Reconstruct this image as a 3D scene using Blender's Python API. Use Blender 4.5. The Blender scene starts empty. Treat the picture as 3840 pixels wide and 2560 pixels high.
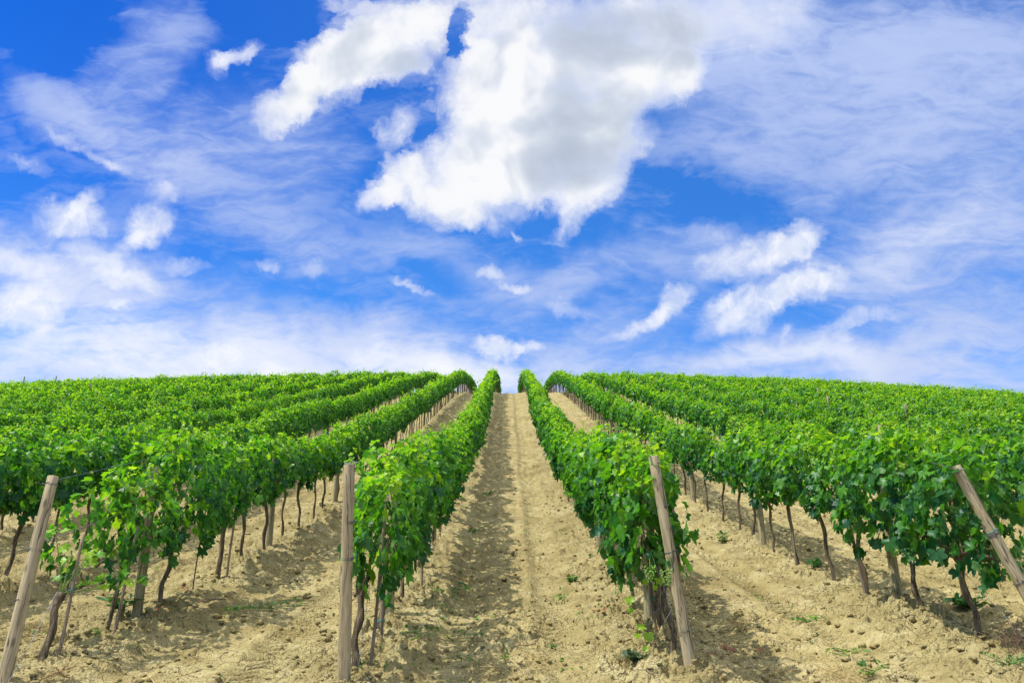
import bpy, math, random, os
import numpy as np
from mathutils import Vector, Matrix

# ------------------------------------------------------------------ camera, sky, sun, exposure
scene = bpy.context.scene
COL = scene.collection
ALPHA = math.radians(17.0)            # mean slope of the vineyard hill
CA, SA = math.cos(ALPHA), math.sin(ALPHA)

def S(u, v, w):
    """hill frame (u up the rows, v across them, w off the slope) -> world"""
    return Vector((v, u * CA - w * SA, u * SA + w * CA))

PITCH = math.radians(18.5)
YAW = math.radians(-0.25)
cam_data = bpy.data.cameras.new('camera')
cam_data.sensor_width = 36.0
cam_data.lens = 28.0
cam_data.clip_start = 0.05
cam_data.clip_end = 5000.0
cam = bpy.data.objects.new('camera', cam_data)
COL.objects.link(cam)
cam.location = S(0, 0, 2.46)
cam.rotation_euler = (math.pi / 2 + PITCH, 0.0, YAW)
scene.camera = cam

scene.view_settings.view_transform = 'Standard'
scene.view_settings.look = 'None'
scene.view_settings.gamma = 1.0
scene.view_settings.exposure = 0.45
scene.view_settings.use_curve_mapping = False

SUN_DIR = Vector((-0.50, -0.13, 0.86)).normalized()      # towards the sun
SUN_EL = math.asin(SUN_DIR.z)
SUN_AZ = math.atan2(SUN_DIR.x, SUN_DIR.y)
sun_data = bpy.data.lights.new('sun', 'SUN')
sun_data.energy = 4.0
sun_data.angle = math.radians(0.55)
sun_data.color = (1.0, 0.97, 0.91)
sun = bpy.data.objects.new('sun', sun_data)
COL.objects.link(sun)
sun.rotation_euler = SUN_DIR.to_track_quat('Z', 'Y').to_euler()

world = bpy.data.worlds.new('World')
scene.world = world
world.use_nodes = True


class NT:
    """small helper that writes shader nodes"""
    def __init__(self, tree):
        self.t = tree
        self.n = tree.nodes
        self.l = tree.links

    def put(self, sock, val):
        if isinstance(val, bpy.types.NodeSocket):
            self.l.new(val, sock)
        elif val is not None:
            sock.default_value = val

    def new(self, kind, **kw):
        nd = self.n.new(kind)
        for k, x in kw.items():
            setattr(nd, k, x)
        return nd

    def m(self, op, a, b=None, c=None, clamp=False):
        nd = self.new('ShaderNodeMath', operation=op, use_clamp=clamp)
        self.put(nd.inputs[0], a)
        if b is not None:
            self.put(nd.inputs[1], b)
        if c is not None:
            self.put(nd.inputs[2], c)
        return nd.outputs[0]

    def vm(self, op, a, b=None, scale=None):
        nd = self.new('ShaderNodeVectorMath', operation=op)
        self.put(nd.inputs[0], a)
        if b is not None:
            self.put(nd.inputs[1], b)
        if scale is not None:
            self.put(nd.inputs['Scale'], scale)
        return nd.outputs['Value'] if op in ('DOT_PRODUCT', 'LENGTH', 'DISTANCE') else nd.outputs['Vector']

    def noise(self, vec, scale, detail=4.0, rough=0.55, dist=0.0, dim='3D', color=False, lac=2.0):
        nd = self.new('ShaderNodeTexNoise', noise_dimensions=dim)
        self.put(nd.inputs['Vector'], vec)
        nd.inputs['Scale'].default_value = scale
        nd.inputs['Detail'].default_value = detail
        nd.inputs['Roughness'].default_value = rough
        nd.inputs['Lacunarity'].default_value = lac
        nd.inputs['Distortion'].default_value = dist
        return nd.outputs['Color'] if color else nd.outputs[0]

    def voro(self, vec, scale, feature='F1', rand=1.0, out='Distance'):
        nd = self.new('ShaderNodeTexVoronoi', feature=feature)
        self.put(nd.inputs['Vector'], vec)
        nd.inputs['Scale'].default_value = scale
        nd.inputs['Randomness'].default_value = rand
        return nd.outputs[out]

    def mapping(self, vec, loc=(0, 0, 0), rot=(0, 0, 0), scale=(1, 1, 1), kind='POINT'):
        nd = self.new('ShaderNodeMapping', vector_type=kind)
        self.put(nd.inputs['Vector'], vec)
        nd.inputs['Location'].default_value = loc
        nd.inputs['Rotation'].default_value = rot
        nd.inputs['Scale'].default_value = scale
        return nd.outputs[0]

    def step(self, x, lo, hi, a=0.0, b=1.0, smooth=True):
        nd = self.new('ShaderNodeMapRange', interpolation_type='SMOOTHSTEP' if smooth else 'LINEAR')
        self.put(nd.inputs['Value'], x)
        self.put(nd.inputs['From Min'], lo)
        self.put(nd.inputs['From Max'], hi)
        self.put(nd.inputs['To Min'], a)
        self.put(nd.inputs['To Max'], b)
        return nd.outputs[0]

    def mix(self, fac, a, b, mode='MIX'):
        nd = self.new('ShaderNodeMix', data_type='RGBA', blend_type=mode)
        self.put(nd.inputs[0], fac)
        self.put(nd.inputs[6], a if not isinstance(a, tuple) or len(a) == 4 else (*a, 1))
        self.put(nd.inputs[7], b if not isinstance(b, tuple) or len(b) == 4 else (*b, 1))
        return nd.outputs[2]

    def ramp(self, fac, stops):
        nd = self.new('ShaderNodeValToRGB')
        self.put(nd.inputs[0], fac)
        el = nd.color_ramp.elements
        while len(el) < len(stops):
            el.new(0.5)
        for e, (p, c) in zip(el, stops):
            e.position = p
            e.color = (*c, 1) if len(c) == 3 else c
        return nd.outputs[0]


def build_sky():
    """Nishita daylight with a high veil and cumulus laid over it, all by direction in the sky."""
    g = NT(world.node_tree)
    for n in list(g.n):
        g.n.remove(n)
    out = g.new('ShaderNodeOutputWorld')
    bg = g.new('ShaderNodeBackground')
    bg.inputs['Strength'].default_value = 0.114
    world.cycles.sampling_method = 'MANUAL'
    world.cycles.sample_map_resolution = 512
    g.l.new(bg.outputs[0], out.inputs['Surface'])
    sky = g.new('ShaderNodeTexSky', sky_type='NISHITA')
    sky.sun_disc = False
    sky.sun_elevation = SUN_EL
    sky.sun_rotation = SUN_AZ
    sky.altitude = 300.0
    sky.air_density = 1.0
    sky.dust_density = 1.6
    sky.ozone_density = 3.0
    hs = g.new('ShaderNodeHueSaturation')
    hs.inputs['Hue'].default_value = 0.510
    hs.inputs['Saturation'].default_value = 1.25
    hs.inputs['Value'].default_value = 1.0
    g.l.new(sky.outputs[0], hs.inputs['Color'])
    blue = g.vm('MULTIPLY', hs.outputs[0], (0.50, 1.12, 1.48))
    # a chart of the southern sky: azimuth and height as tangents about a fixed bearing 18.5 degrees up,
    # in steps of 3.13 degrees, origin at the upper west corner of the chart, second axis downwards
    tc = g.new('ShaderNodeTexCoord')
    d = tc.outputs['Generated']
    fwd = (-math.sin(YAW) * math.cos(PITCH), math.cos(YAW) * math.cos(PITCH), math.sin(PITCH))
    rgt = (math.cos(YAW), math.sin(YAW), 0.0)
    upv = tuple(Vector(rgt).cross(Vector(fwd)))
    df = g.m('MAXIMUM', g.m('ABSOLUTE', g.vm('DOT_PRODUCT', d, fwd)), 0.06)
    px = g.m('ADD', g.m('MULTIPLY', g.m('DIVIDE', g.vm('DOT_PRODUCT', d, rgt), df), 18.29), 11.76)
    py = g.m('ADD', g.m('MULTIPLY', g.m('DIVIDE', g.vm('DOT_PRODUCT', d, upv), df), -18.29), 7.84)
    cx = g.new('ShaderNodeCombineXYZ')
    g.put(cx.inputs[0], px)
    g.put(cx.inputs[1], py)
    P = cx.outputs[0]

    def warped(vec, scale, amp, detail, rough, seed):
        c = g.noise(g.vm('ADD', vec, (seed, seed * 1.7, 0.3 * seed)), scale, detail, rough, dim='2D', color=True)
        c = g.vm('MULTIPLY', g.vm('SUBTRACT', c, (0.5, 0.5, 0.5)), (amp, amp, 0.0))
        return g.vm('ADD', vec, c)

    def blobs(vec, rows, power=1):
        """sum of soft ellipses, each written as one quadratic form of the chart position"""
        sq = g.vm('MULTIPLY', vec, vec)
        sx = g.new('ShaderNodeSeparateXYZ')
        g.put(sx.inputs[0], vec)
        s2 = g.new('ShaderNodeSeparateXYZ')
        g.put(s2.inputs[0], sq)
        qd = g.new('ShaderNodeCombineXYZ')
        g.put(qd.inputs[0], s2.outputs[0])
        g.put(qd.inputs[1], s2.outputs[1])
        g.put(qd.inputs[2], g.m('MULTIPLY', sx.outputs[0], sx.outputs[1]))
        tot = None
        for (x, y, rx, ry, rot, amp) in rows:
            x, y, rx, ry = x / 100, y / 100, rx / 100, ry / 100
            c, s = math.cos(math.radians(rot)), math.sin(math.radians(rot))
            A = c * c / rx ** 2 + s * s / ry ** 2
            B = s * s / rx ** 2 + c * c / ry ** 2
            D = 2 * c * s * (1 / rx ** 2 - 1 / ry ** 2)
            F = 1 - (A * x * x + B * y * y + D * x * y)
            quad = g.vm('DOT_PRODUCT', qd.outputs[0], (-A, -B, -D))
            lin = g.vm('DOT_PRODUCT', vec, (2 * A * x + D * y, 2 * B * y + D * x, 0.0))
            f = g.m('MAXIMUM', g.m('ADD', g.m('ADD', quad, lin), F), 0.0)
            if power == 2:
                f = g.m('MULTIPLY', f, f)
            tot = g.m('MULTIPLY_ADD', f, amp, tot if tot is not None else 0.0)
        return tot

    deep = blobs(P, [(-150, -250, 1500, 1000, 15, 1.0)], 1)
    blue = g.mix(deep, blue, g.vm('MULTIPLY', blue, (0.13, 0.48, 0.80)))

    # ---- where the cumulus and its scraps lie
    Pw = warped(warped(P, 0.8, 0.85, 9, 0.60, 1.3), 3.0, 0.20, 6, 0.6, 5.0)
    W = blobs(Pw, SKY_WISP, 1)
    Pc = warped(warped(P, 0.42, 1.5, 10, 0.63, 7.7), 2.2, 0.42, 8, 0.66, 2.2)
    C = blobs(Pc, SKY_CUMULUS, 1)
    hole = blobs(Pc, SKY_GAPS, 1)
    C = g.m('SUBTRACT', C, hole)

    # ---- high thin veil
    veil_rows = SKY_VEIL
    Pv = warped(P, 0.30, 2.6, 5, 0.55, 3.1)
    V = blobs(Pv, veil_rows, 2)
    q1 = g.mapping(warped(P, 0.25, 2.2, 4, 0.5, 9.0), (0, 0, 0), (0, 0, math.radians(14)), (0.24, 1.05, 1))
    s1 = g.noise(q1, 1.0, 9, 0.58, 0.6, dim='2D')
    q2 = g.mapping(warped(P, 0.5, 1.0, 3, 0.5, 6.0), (4, 2, 0), (0, 0, math.radians(-18)), (0.34, 1.5, 1))
    s2 = g.noise(q2, 1.3, 9, 0.58, 0.8, dim='2D')
    fine = g.noise(g.mapping(P, (0, 0, 0), (0, 0, 0.2), (0.8, 2.0, 1)), 2.2, 7, 0.62, 0.5, dim='2D')
    st = g.m('ADD', g.m('ADD', g.m('MULTIPLY', s1, 0.42), g.m('MULTIPLY', s2, 0.38)), g.m('MULTIPLY', fine, 0.20))
    st = g.step(st, 0.32, 0.70, 0.0, 1.0)
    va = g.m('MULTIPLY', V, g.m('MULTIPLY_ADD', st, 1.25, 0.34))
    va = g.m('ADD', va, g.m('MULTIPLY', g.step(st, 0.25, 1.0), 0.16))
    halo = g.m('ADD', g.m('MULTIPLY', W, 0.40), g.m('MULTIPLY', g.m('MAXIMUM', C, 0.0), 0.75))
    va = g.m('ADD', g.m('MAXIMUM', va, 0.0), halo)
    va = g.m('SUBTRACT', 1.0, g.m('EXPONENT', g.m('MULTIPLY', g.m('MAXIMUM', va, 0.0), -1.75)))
    bright = blobs(Pv, SKY_VEIL_WHITE, 2)
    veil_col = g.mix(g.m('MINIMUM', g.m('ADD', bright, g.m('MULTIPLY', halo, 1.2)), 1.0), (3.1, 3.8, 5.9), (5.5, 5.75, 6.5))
    # bright veil overhead, out of view, added to lift the fill in shadows
    fill_glow = blobs(P, [(1176, -4600, 8000, 4300, 0, 1.0)], 1)
    veil_col = g.mix(g.m('MINIMUM', g.m('MULTIPLY', fill_glow, 1.3), 1.0), veil_col, (20.5, 19.6, 17.6))
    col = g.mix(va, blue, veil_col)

    # ---- small cumulus and broken wisps
    er = g.noise(P, 1.7, 10, 0.66, 0.35, dim='2D')
    wa = g.step(g.m('ADD', W, g.m('MULTIPLY', g.m('SUBTRACT', er, 0.5), 1.05)), 0.0, 1.30)
    wa = g.m('MULTIPLY', wa, g.step(W, 0.0, 0.25))
    wcol = g.mix(g.step(er, 0.35, 0.62), (5.0, 5.4, 6.2), (6.1, 6.2, 6.6))
    col = g.mix(g.m('MULTIPLY', wa, 0.92), col, wcol)

    # ---- the big cumulus
    er2 = g.noise(P, 1.0, 11, 0.64, 0.2, dim='2D')
    Cf = g.m('ADD', C, g.m('MULTIPLY', g.m('SUBTRACT', er2, 0.5), 1.35))
    ca = g.step(Cf, 0.0, 1.4)
    ca = g.m('MULTIPLY', ca, g.step(C, 0.0, 0.2))
    # light and grey within it: thicker towards the middle and below, lit from the upper west
    Ps = warped(P, 0.45, 1.1, 2, 0.45, 4.4)
    G = blobs(Ps, SKY_GREY, 2)
    n0 = g.noise(Ps, 0.7, 3, 0.5, dim='2D')
    n1 = g.noise(g.vm('ADD', Ps, (-0.35, -0.42, 0.0)), 0.7, 3, 0.5, dim='2D')
    relief = g.m('SUBTRACT', n0, n1)
    G = g.m('ADD', G, g.m('MULTIPLY', relief, -1.9))
    G = g.m('MULTIPLY', g.m('MAXIMUM', G, 0.0), g.step(C, 0.1, 1.1, 0.0, 2.0))
    G = g.m('SUBTRACT', 1.0, g.m('EXPONENT', g.m('MULTIPLY', G, -0.85)))
    ccol = g.ramp(G, [(0.0, (0.97, 0.975, 0.99)), (0.3, (0.85, 0.88, 0.94)), (0.6, (0.66, 0.72, 0.82)), (1.0, (0.44, 0.51, 0.64))])
    ccol = g.vm('SCALE', ccol, scale=6.35)
    col = g.mix(g.m('MULTIPLY', ca, 0.96), col, ccol)
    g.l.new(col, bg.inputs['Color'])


# x, y, half-width, half-height, tilt, weight
SKY_CUMULUS = [
    (670, 232, 120, 62, -22, 1.05), (765, 165, 150, 92, -38, 1.1), (880, 95, 180, 110, -18, 1.1), (985, 30, 110, 75, -20, 0.75),
    (790, 10, 80, 28, 15, 0.45), (925, 165, 90, 60, 20, 0.45),
    (1150, 60, 110, 150, 8, 0.95), (1110, 215, 130, 130, 0, 0.9), (1270, 220, 240, 170, 0, 1.0), (1400, 70, 260, 130, 0, 0.8),
    (1490, 175, 150, 75, -8, 0.9), (1560, 170, 60, 60, 0, 0.4), (1240, 350, 245, 150, 0, 1.0), (1085, 420, 190, 105, 12, 1.0),
    (1010, 475, 110, 62, 10, 0.7), (905, 415, 95, 55, -40, 0.9), (855, 455, 55, 38, -20, 0.5), (1340, 430, 120, 60, -30, 0.5),
    (1650, 40, 240, 120, 0, 0.5), (1420, 300, 110, 90, 0, 0.5),
]
SKY_GAPS = [(1060, 80, 32, 80, 15, 0.9), (1560, 360, 130, 70, -20, 0.3), (960, 245, 60, 90, -20, 0.35)]
SKY_GREY = [
    (1430, 85, 300, 120, 5, 1.25), (1370, 300, 240, 170, 5, 1.0), (1300, 400, 200, 90, -5, 0.7), (920, 150, 130, 65, 10, 0.95),
    (760, 235, 130, 40, -20, 0.25), (1560, 250, 200, 100, 0, 0.5), (1650, 60, 220, 120, 0, 0.6), (1540, 165, 130, 60, -5, -0.4),
]
SKY_WISP = [
    (540, 130, 70, 22, -25, 0.7), (160, 500, 110, 55, 10, 0.62), (240, 520, 230, 70, 8, 0.25), (190, 465, 60, 24, -30, 0.5), (345, 515, 75, 60, -40, 0.62), (310, 560, 70, 30, -20, 0.4),
    (70, 705, 110, 60, -8, 0.95), (40, 610, 150, 40, 12, 0.6), (230, 595, 120, 32, 14, 0.6), (290, 640, 110, 28, 8, 0.55), (420, 610, 70, 20, 10, 0.45),
    (490, 825, 85, 42, 0, 1.0), (545, 800, 35, 30, 0, 0.5), (632, 858, 45, 30, 0, 0.95), (1018, 842, 50, 26, 0, 0.95), (275, 700, 36, 18, 0, 0.6),
    (1140, 800, 70, 27, 5, 0.95), (1215, 800, 45, 26, 0, 0.6), (1195, 550, 20, 9, 10, 0.6), (1130, 622, 40, 20, 0, 0.6), (1180, 652, 48, 16, 10, 0.6),
    (735, 615, 40, 20, 15, 0.45), (945, 655, 70, 13, 18, 0.55), (905, 290, 70, 42, -52, 0.72), (1320, 485, 95, 42, -62, 0.75), (1290, 465, 60, 30, -30, 0.4),
    (1740, 590, 160, 55, -12, 0.75), (1830, 555, 80, 50, -30, 0.75), (1540, 690, 75, 36, -42, 0.8), (1660, 690, 90, 24, -35, 0.5), (1730, 705, 175, 58, -28, 0.8),
    (1860, 660, 110, 50, -12, 0.55), (1480, 740, 70, 22, -40, 0.5), (1430, 770, 80, 20, -30, 0.35), (1810, 760, 30, 20, -50, 0.35), (1300, 715, 60, 22, 15, 0.35),
    (500, 150, 40, 30, -40, 0.4), (375, 440, 50, 25, 0, 0.5), (70, 375, 60, 22, 15, 0.4), (620, 605, 45, 18, 10, 0.45), (250, 380, 90, 18, 28, 0.45), (150, 320, 70, 16, 30, 0.4),
    (640, 300, 40, 20, -30, 0.3), (860, 460, 60, 30, -30, 0.6), (1400, 430, 40, 50, -20, 0.45), (1640, 540, 70, 30, 0, 0.3), (1900, 640, 60, 30, -20, 0.4), (1620, 590, 30, 16, 0, 0.35),
    (1280, 560, 40, 8, 5, 0.25), (1960, 740, 150, 28, -15, 0.4),
]
SKY_VEIL = [
    (350, 130, 250, 130, -40, 0.45), (130, 260, 170, 90, 35, 0.42), (330, 330, 330, 110, 20, 0.55), (600, 340, 250, 150, 10, 0.42),
    (80, 640, 380, 150, 10, 0.75), (420, 700, 480, 130, 10, 0.6), (300, 830, 700, 110, 2, 1.1), (820, 780, 420, 90, 14, 0.55), (1050, 860, 420, 60, 0, 0.7),
    (660, 520, 260, 110, 20, 0.45), (950, 560, 240, 70, 10, 0.3), (1180, 650, 230, 90, 5, 0.5), (1000, 610, 200, 40, 10, 0.25),
    (1950, 150, 600, 260, 0, 1.0), (2250, 250, 420, 330, 0, 0.8), (1900, 340, 420, 150, 0, 0.55), (2150, 560, 420, 170, -12, 1.05), (2250, 760, 420, 160, -10, 0.8),
    (1600, 330, 240, 60, 0, 0.3), (1750, 830, 420, 60, -4, 0.6), (1650, 560, 200, 70, -10, 0.35), (2000, 830, 460, 55, -3, 0.55), (1500, 540, 260, 60, -15, 0.35),
    (1350, 610, 240, 80, -20, 0.3), (1400, 760, 280, 80, -20, 0.32), (1560, 150, 200, 180, 0, 0.4),
    (1176, -4600, 8000, 4350, 0, 1.6), (3900, 300, 1500, 1500, 0, 1.0), (-1800, 300, 1500, 1200, 0, 0.9),  # veil out of view overhead and to the sides, added to whiten ambient light
    (1176, 940, 3200, 260, 0, 0.60),
    (20, 0, 420, 190, 20, -0.6), (620, 20, 200, 100, 0, -0.35), (1620, 430, 260, 60, 8, -0.12), (1850, 470, 130, 40, 10, -0.08), (1700, 100, 420, 230, 0, 0.7),
]
SKY_VEIL_WHITE = [
    (80, 660, 480, 170, 8, 0.7), (350, 810, 800, 140, 2, 0.9), (1050, 860, 450, 80, 0, 0.6), (330, 350, 300, 90, 20, 0.35),
    (1176, 930, 3000, 260, 0, 0.5), (2080, 560, 420, 110, -12, 0.45), (1720, 640, 260, 140, -20, 0.4), (1850, 830, 300, 50, -5, 0.5),
]
build_sky()


# ------------------------------------------------------------------ naming and mesh helpers
def tag(o, label=None, cat=None, group=None, kind=None):
    if label:
        o['label'] = label
    if cat:
        o['category'] = cat
    if group:
        o['group'] = group
    if kind:
        o['kind'] = kind
    return o


def empty(name, loc, rot=(0, 0, 0), parent=None):
    o = bpy.data.objects.new(name, None)
    o.empty_display_size = 0.1
    COL.objects.link(o)
    o.location = loc
    o.rotation_euler = rot
    o.parent = parent
    return o


def link_mesh(name, me, parent=None, loc=None):
    o = bpy.data.objects.new(name, me)
    COL.objects.link(o)
    o.parent = parent
    if loc is not None:
        o.location = loc
    return o


def make_mesh(name, verts, faces, mat, smooth=True, attrs=None):
    """verts (n,3); faces: an (m,k) int array or a list of such arrays; attrs: {name: per-vertex floats}"""
    me = bpy.data.meshes.new(name)
    verts = np.asarray(verts, dtype=np.float32)
    if not isinstance(faces, list):
        faces = [faces]
    faces = [np.asarray(f, dtype=np.int32) for f in faces if len(f)]
    me.vertices.add(len(verts))
    me.vertices.foreach_set('co', verts.ravel())
    tot = np.concatenate([np.full(len(f), f.shape[1], dtype=np.int32) for f in faces])
    idx = np.concatenate([f.ravel() for f in faces])
    me.loops.add(len(idx))
    me.loops.foreach_set('vertex_index', idx)
    me.polygons.add(len(tot))
    start = np.zeros(len(tot), dtype=np.int32)
    start[1:] = np.cumsum(tot)[:-1]
    me.polygons.foreach_set('loop_start', start)
    me.polygons.foreach_set('loop_total', tot)
    if smooth:
        me.polygons.foreach_set('use_smooth', np.ones(len(tot), dtype=bool))
    if attrs:
        for k, x in attrs.items():
            a = me.attributes.new(k, 'FLOAT', 'POINT')
            a.data.foreach_set('value', np.asarray(x, dtype=np.float32))
    me.update(calc_edges=True)
    if mat is not None:
        me.materials.append(mat)
    return me


class Geo:
    """collects pieces of one mesh"""
    def __init__(self):
        self.v, self.q, self.t, self.a, self.n = [], [], [], [], 0

    def add(self, v, quads=None, tris=None, a=0.0):
        v = np.asarray(v, dtype=float)
        if quads is not None and len(quads):
            self.q.append(np.asarray(quads) + self.n)
        if tris is not None and len(tris):
            self.t.append(np.asarray(tris) + self.n)
        self.v.append(v)
        self.a.append(np.full(len(v), a) if np.isscalar(a) else np.asarray(a))
        self.n += len(v)
        return self

    def tube(self, pts, rad, sides=8, cap=True, a=0.0, rough=0.0, rng=None, start_cap=False):
        """a tube along pts with a radius per point; rough: how lumpy its wall is"""
        pts = np.asarray(pts, dtype=float)
        n = len(pts)
        rad = np.broadcast_to(np.asarray(rad, dtype=float), (n,))
        tan = np.gradient(pts, axis=0) if n > 2 else np.repeat([pts[-1] - pts[0]], n, 0)
        tan = tan / np.maximum(np.linalg.norm(tan, axis=1, keepdims=True), 1e-9)
        ref = np.array([1.0, 0, 0]) if abs(tan[0][0]) < 0.8 else np.array([0, 1.0, 0])
        s = np.cross(tan, ref)
        s /= np.linalg.norm(s, axis=1, keepdims=True)
        b = np.cross(tan, s)
        ang = np.arange(sides) / sides * 2 * np.pi
        r = rad[:, None] * np.ones((1, sides))
        if rough and rng is not None:
            ridge = rng.normal(0, 1, (1, sides)) * 0.6 + rng.normal(0, 1, (n, sides)) * 0.5
            r = r * (1 + rough * ridge)
        v = pts[:, None, :] + r[..., None] * (np.cos(ang)[None, :, None] * s[:, None, :] + np.sin(ang)[None, :, None] * b[:, None, :])
        v = v.reshape(-1, 3)
        i = np.arange(n - 1)[:, None] * sides
        j = np.arange(sides)[None, :]
        k = (j + 1) % sides
        q = np.stack([i + j, i + k, i + sides + k, i + sides + j], -1).reshape(-1, 4)
        t = []
        if cap:
            c = len(v)
            v = np.vstack([v, pts[-1] + tan[-1] * rad[-1] * 0.05])
            l0 = (n - 1) * sides
            t += [[l0 + jj, l0 + (jj + 1) % sides, c] for jj in range(sides)]
        if start_cap:
            c = len(v)
            v = np.vstack([v, pts[0]])
            t += [[(jj + 1) % sides, jj, c] for jj in range(sides)]
        return self.add(v, q, np.array(t) if t else None, a)

    def mesh(self, name, mat, smooth=True, attr='tone'):
        return make_mesh(name, np.vstack(self.v), [np.vstack(f) for f in (self.q, self.t) if f], mat, smooth,
                         {attr: np.concatenate(self.a)})


# ------------------------------------------------------------------ numpy noise
def _hash(ix, iy, seed):
    h = (ix.astype(np.int64) * 374761393 + iy.astype(np.int64) * 668265263 + seed * 974711) & 0xFFFFFFFF
    h = ((h ^ (h >> 13)) * 1274126177) & 0xFFFFFFFF
    h = (h ^ (h >> 16)) & 0xFFFFFFFF
    h = (h * 2246822519) & 0xFFFFFFFF
    return ((h ^ (h >> 15)) & 0xFFFFFF) / float(0x1000000)


def vnoise(x, y, seed=0):
    ix, iy = np.floor(x), np.floor(y)
    fx, fy = x - ix, y - iy
    fx, fy = fx * fx * (3 - 2 * fx), fy * fy * (3 - 2 * fy)
    ix, iy = ix.astype(np.int64), iy.astype(np.int64)
    a, b = _hash(ix, iy, seed), _hash(ix + 1, iy, seed)
    c, d = _hash(ix, iy + 1, seed), _hash(ix + 1, iy + 1, seed)
    return (a + (b - a) * fx) * (1 - fy) + (c + (d - c) * fx) * fy


def fbm(x, y, oct=4, seed=0, gain=0.5):
    s, amp, tot = 0, 1.0, 0.0
    for o in range(oct):
        s = s + amp * vnoise(x * 2 ** o + 17.3 * o, y * 2 ** o - 9.1 * o, seed + o)
        tot += amp
        amp *= gain
    return s / tot


def worley(x, y, seed=0):
    """nearest and second-nearest cell distance and the nearest cell's number"""
    ix, iy = np.floor(x).astype(np.int64), np.floor(y).astype(np.int64)
    f1 = np.full(x.shape, 9.0)
    f2 = np.full(x.shape, 9.0)
    cid = np.zeros(x.shape)
    for dx in (-1, 0, 1):
        for dy in (-1, 0, 1):
            cx, cy = ix + dx, iy + dy
            d = np.hypot(cx + _hash(cx, cy, seed) - x, cy + _hash(cx, cy, seed + 5) - y)
            h = _hash(cx, cy, seed + 9)
            near = d < f1
            f2 = np.where(near, f1, np.minimum(f2, d))
            cid = np.where(near, h, cid)
            f1 = np.where(near, d, f1)
    return f1, f2, cid


def sstep(x, a, b):
    t = np.clip((x - a) / (b - a), 0, 1)
    return t * t * (3 - 2 * t)


# ------------------------------------------------------------------ the lie of the land (hill frame)
_PU = [-60, -30, -5, 0, 3, 5.8, 7.9, 10, 12.2, 13.8, 16.75, 20, 25, 35, 45, 54, 60, 66, 73, 80, 95, 130, 200, 320]
_PW = [9, 4, 1.30, 0.68, 0.36, 0.09, -0.13, -0.31, -0.43, -0.51, -0.58, -0.58, -0.53, -0.36, -0.11, 0.06, 0.07, -0.08, -0.52, -1.2, -3.4, -10, -28, -60]
_fu = np.arange(-60, 320, 0.1)
_fw = np.interp(_fu, _PU, _PW)
_k = np.exp(-0.5 * (np.arange(-30, 31) / 10.0) ** 2)
_fw = np.convolve(np.pad(_fw, 30, mode='edge'), _k / _k.sum(), mode='valid')

ROW_L = [-1.17 - 2.46 * i for i in range(24)]
ROW_R = [1.34 + 2.56 * i for i in range(24)]
ROWS = sorted(ROW_L + ROW_R)
ROWS_NP = np.array(ROWS)


def ground_macro(u, v):
    u = np.asarray(u, dtype=float)
    v = np.asarray(v, dtype=float)
    w = np.interp(u, _fu, _fw)
    drop = np.where(v < 0, 0.00062, 0.00105) * np.minimum(np.abs(v), 70.0) ** 2
    w = w - drop * sstep(u, 8, 50)
    w = w + 0.10 * sstep(v, 2, 4) * (1 - sstep(u, 7, 11))
    return w


def row_dist(v):
    i = np.clip(np.searchsorted(ROWS_NP, v), 1, len(ROWS_NP) - 1)
    a, b = ROWS_NP[i - 1], ROWS_NP[i]
    d = np.minimum(np.abs(v - a), np.abs(b - v))
    lane = (v - (a + b) / 2)
    return d, lane


def ground_soft(u, v):
    """the surface without its crumbs: slope, the raised strip under each row, the wheel tracks"""
    u = np.asarray(u, dtype=float)
    v = np.asarray(v, dtype=float)
    w = ground_macro(u, v)
    d, lane = row_dist(v)
    wob = 0.12 * (vnoise(u * 0.5, v * 0.3, 31) - 0.5)
    d2 = d + wob
    started = sstep(u, 4.6, 6.2)
    w = w + 0.085 * np.exp(-(d2 / 0.33) ** 2) * (0.35 + 0.65 * started)
    for tr in (-0.55, 0.42):
        x = lane - tr + 0.10 * (vnoise(u * 0.35 + tr * 10, v * 0 + 3.3, 41) - 0.5)
        w = w - 0.050 * np.exp(-(x / 0.20) ** 4) + 0.014 * np.exp(-((np.abs(x) - 0.25) / 0.07) ** 2)
    return w


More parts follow.
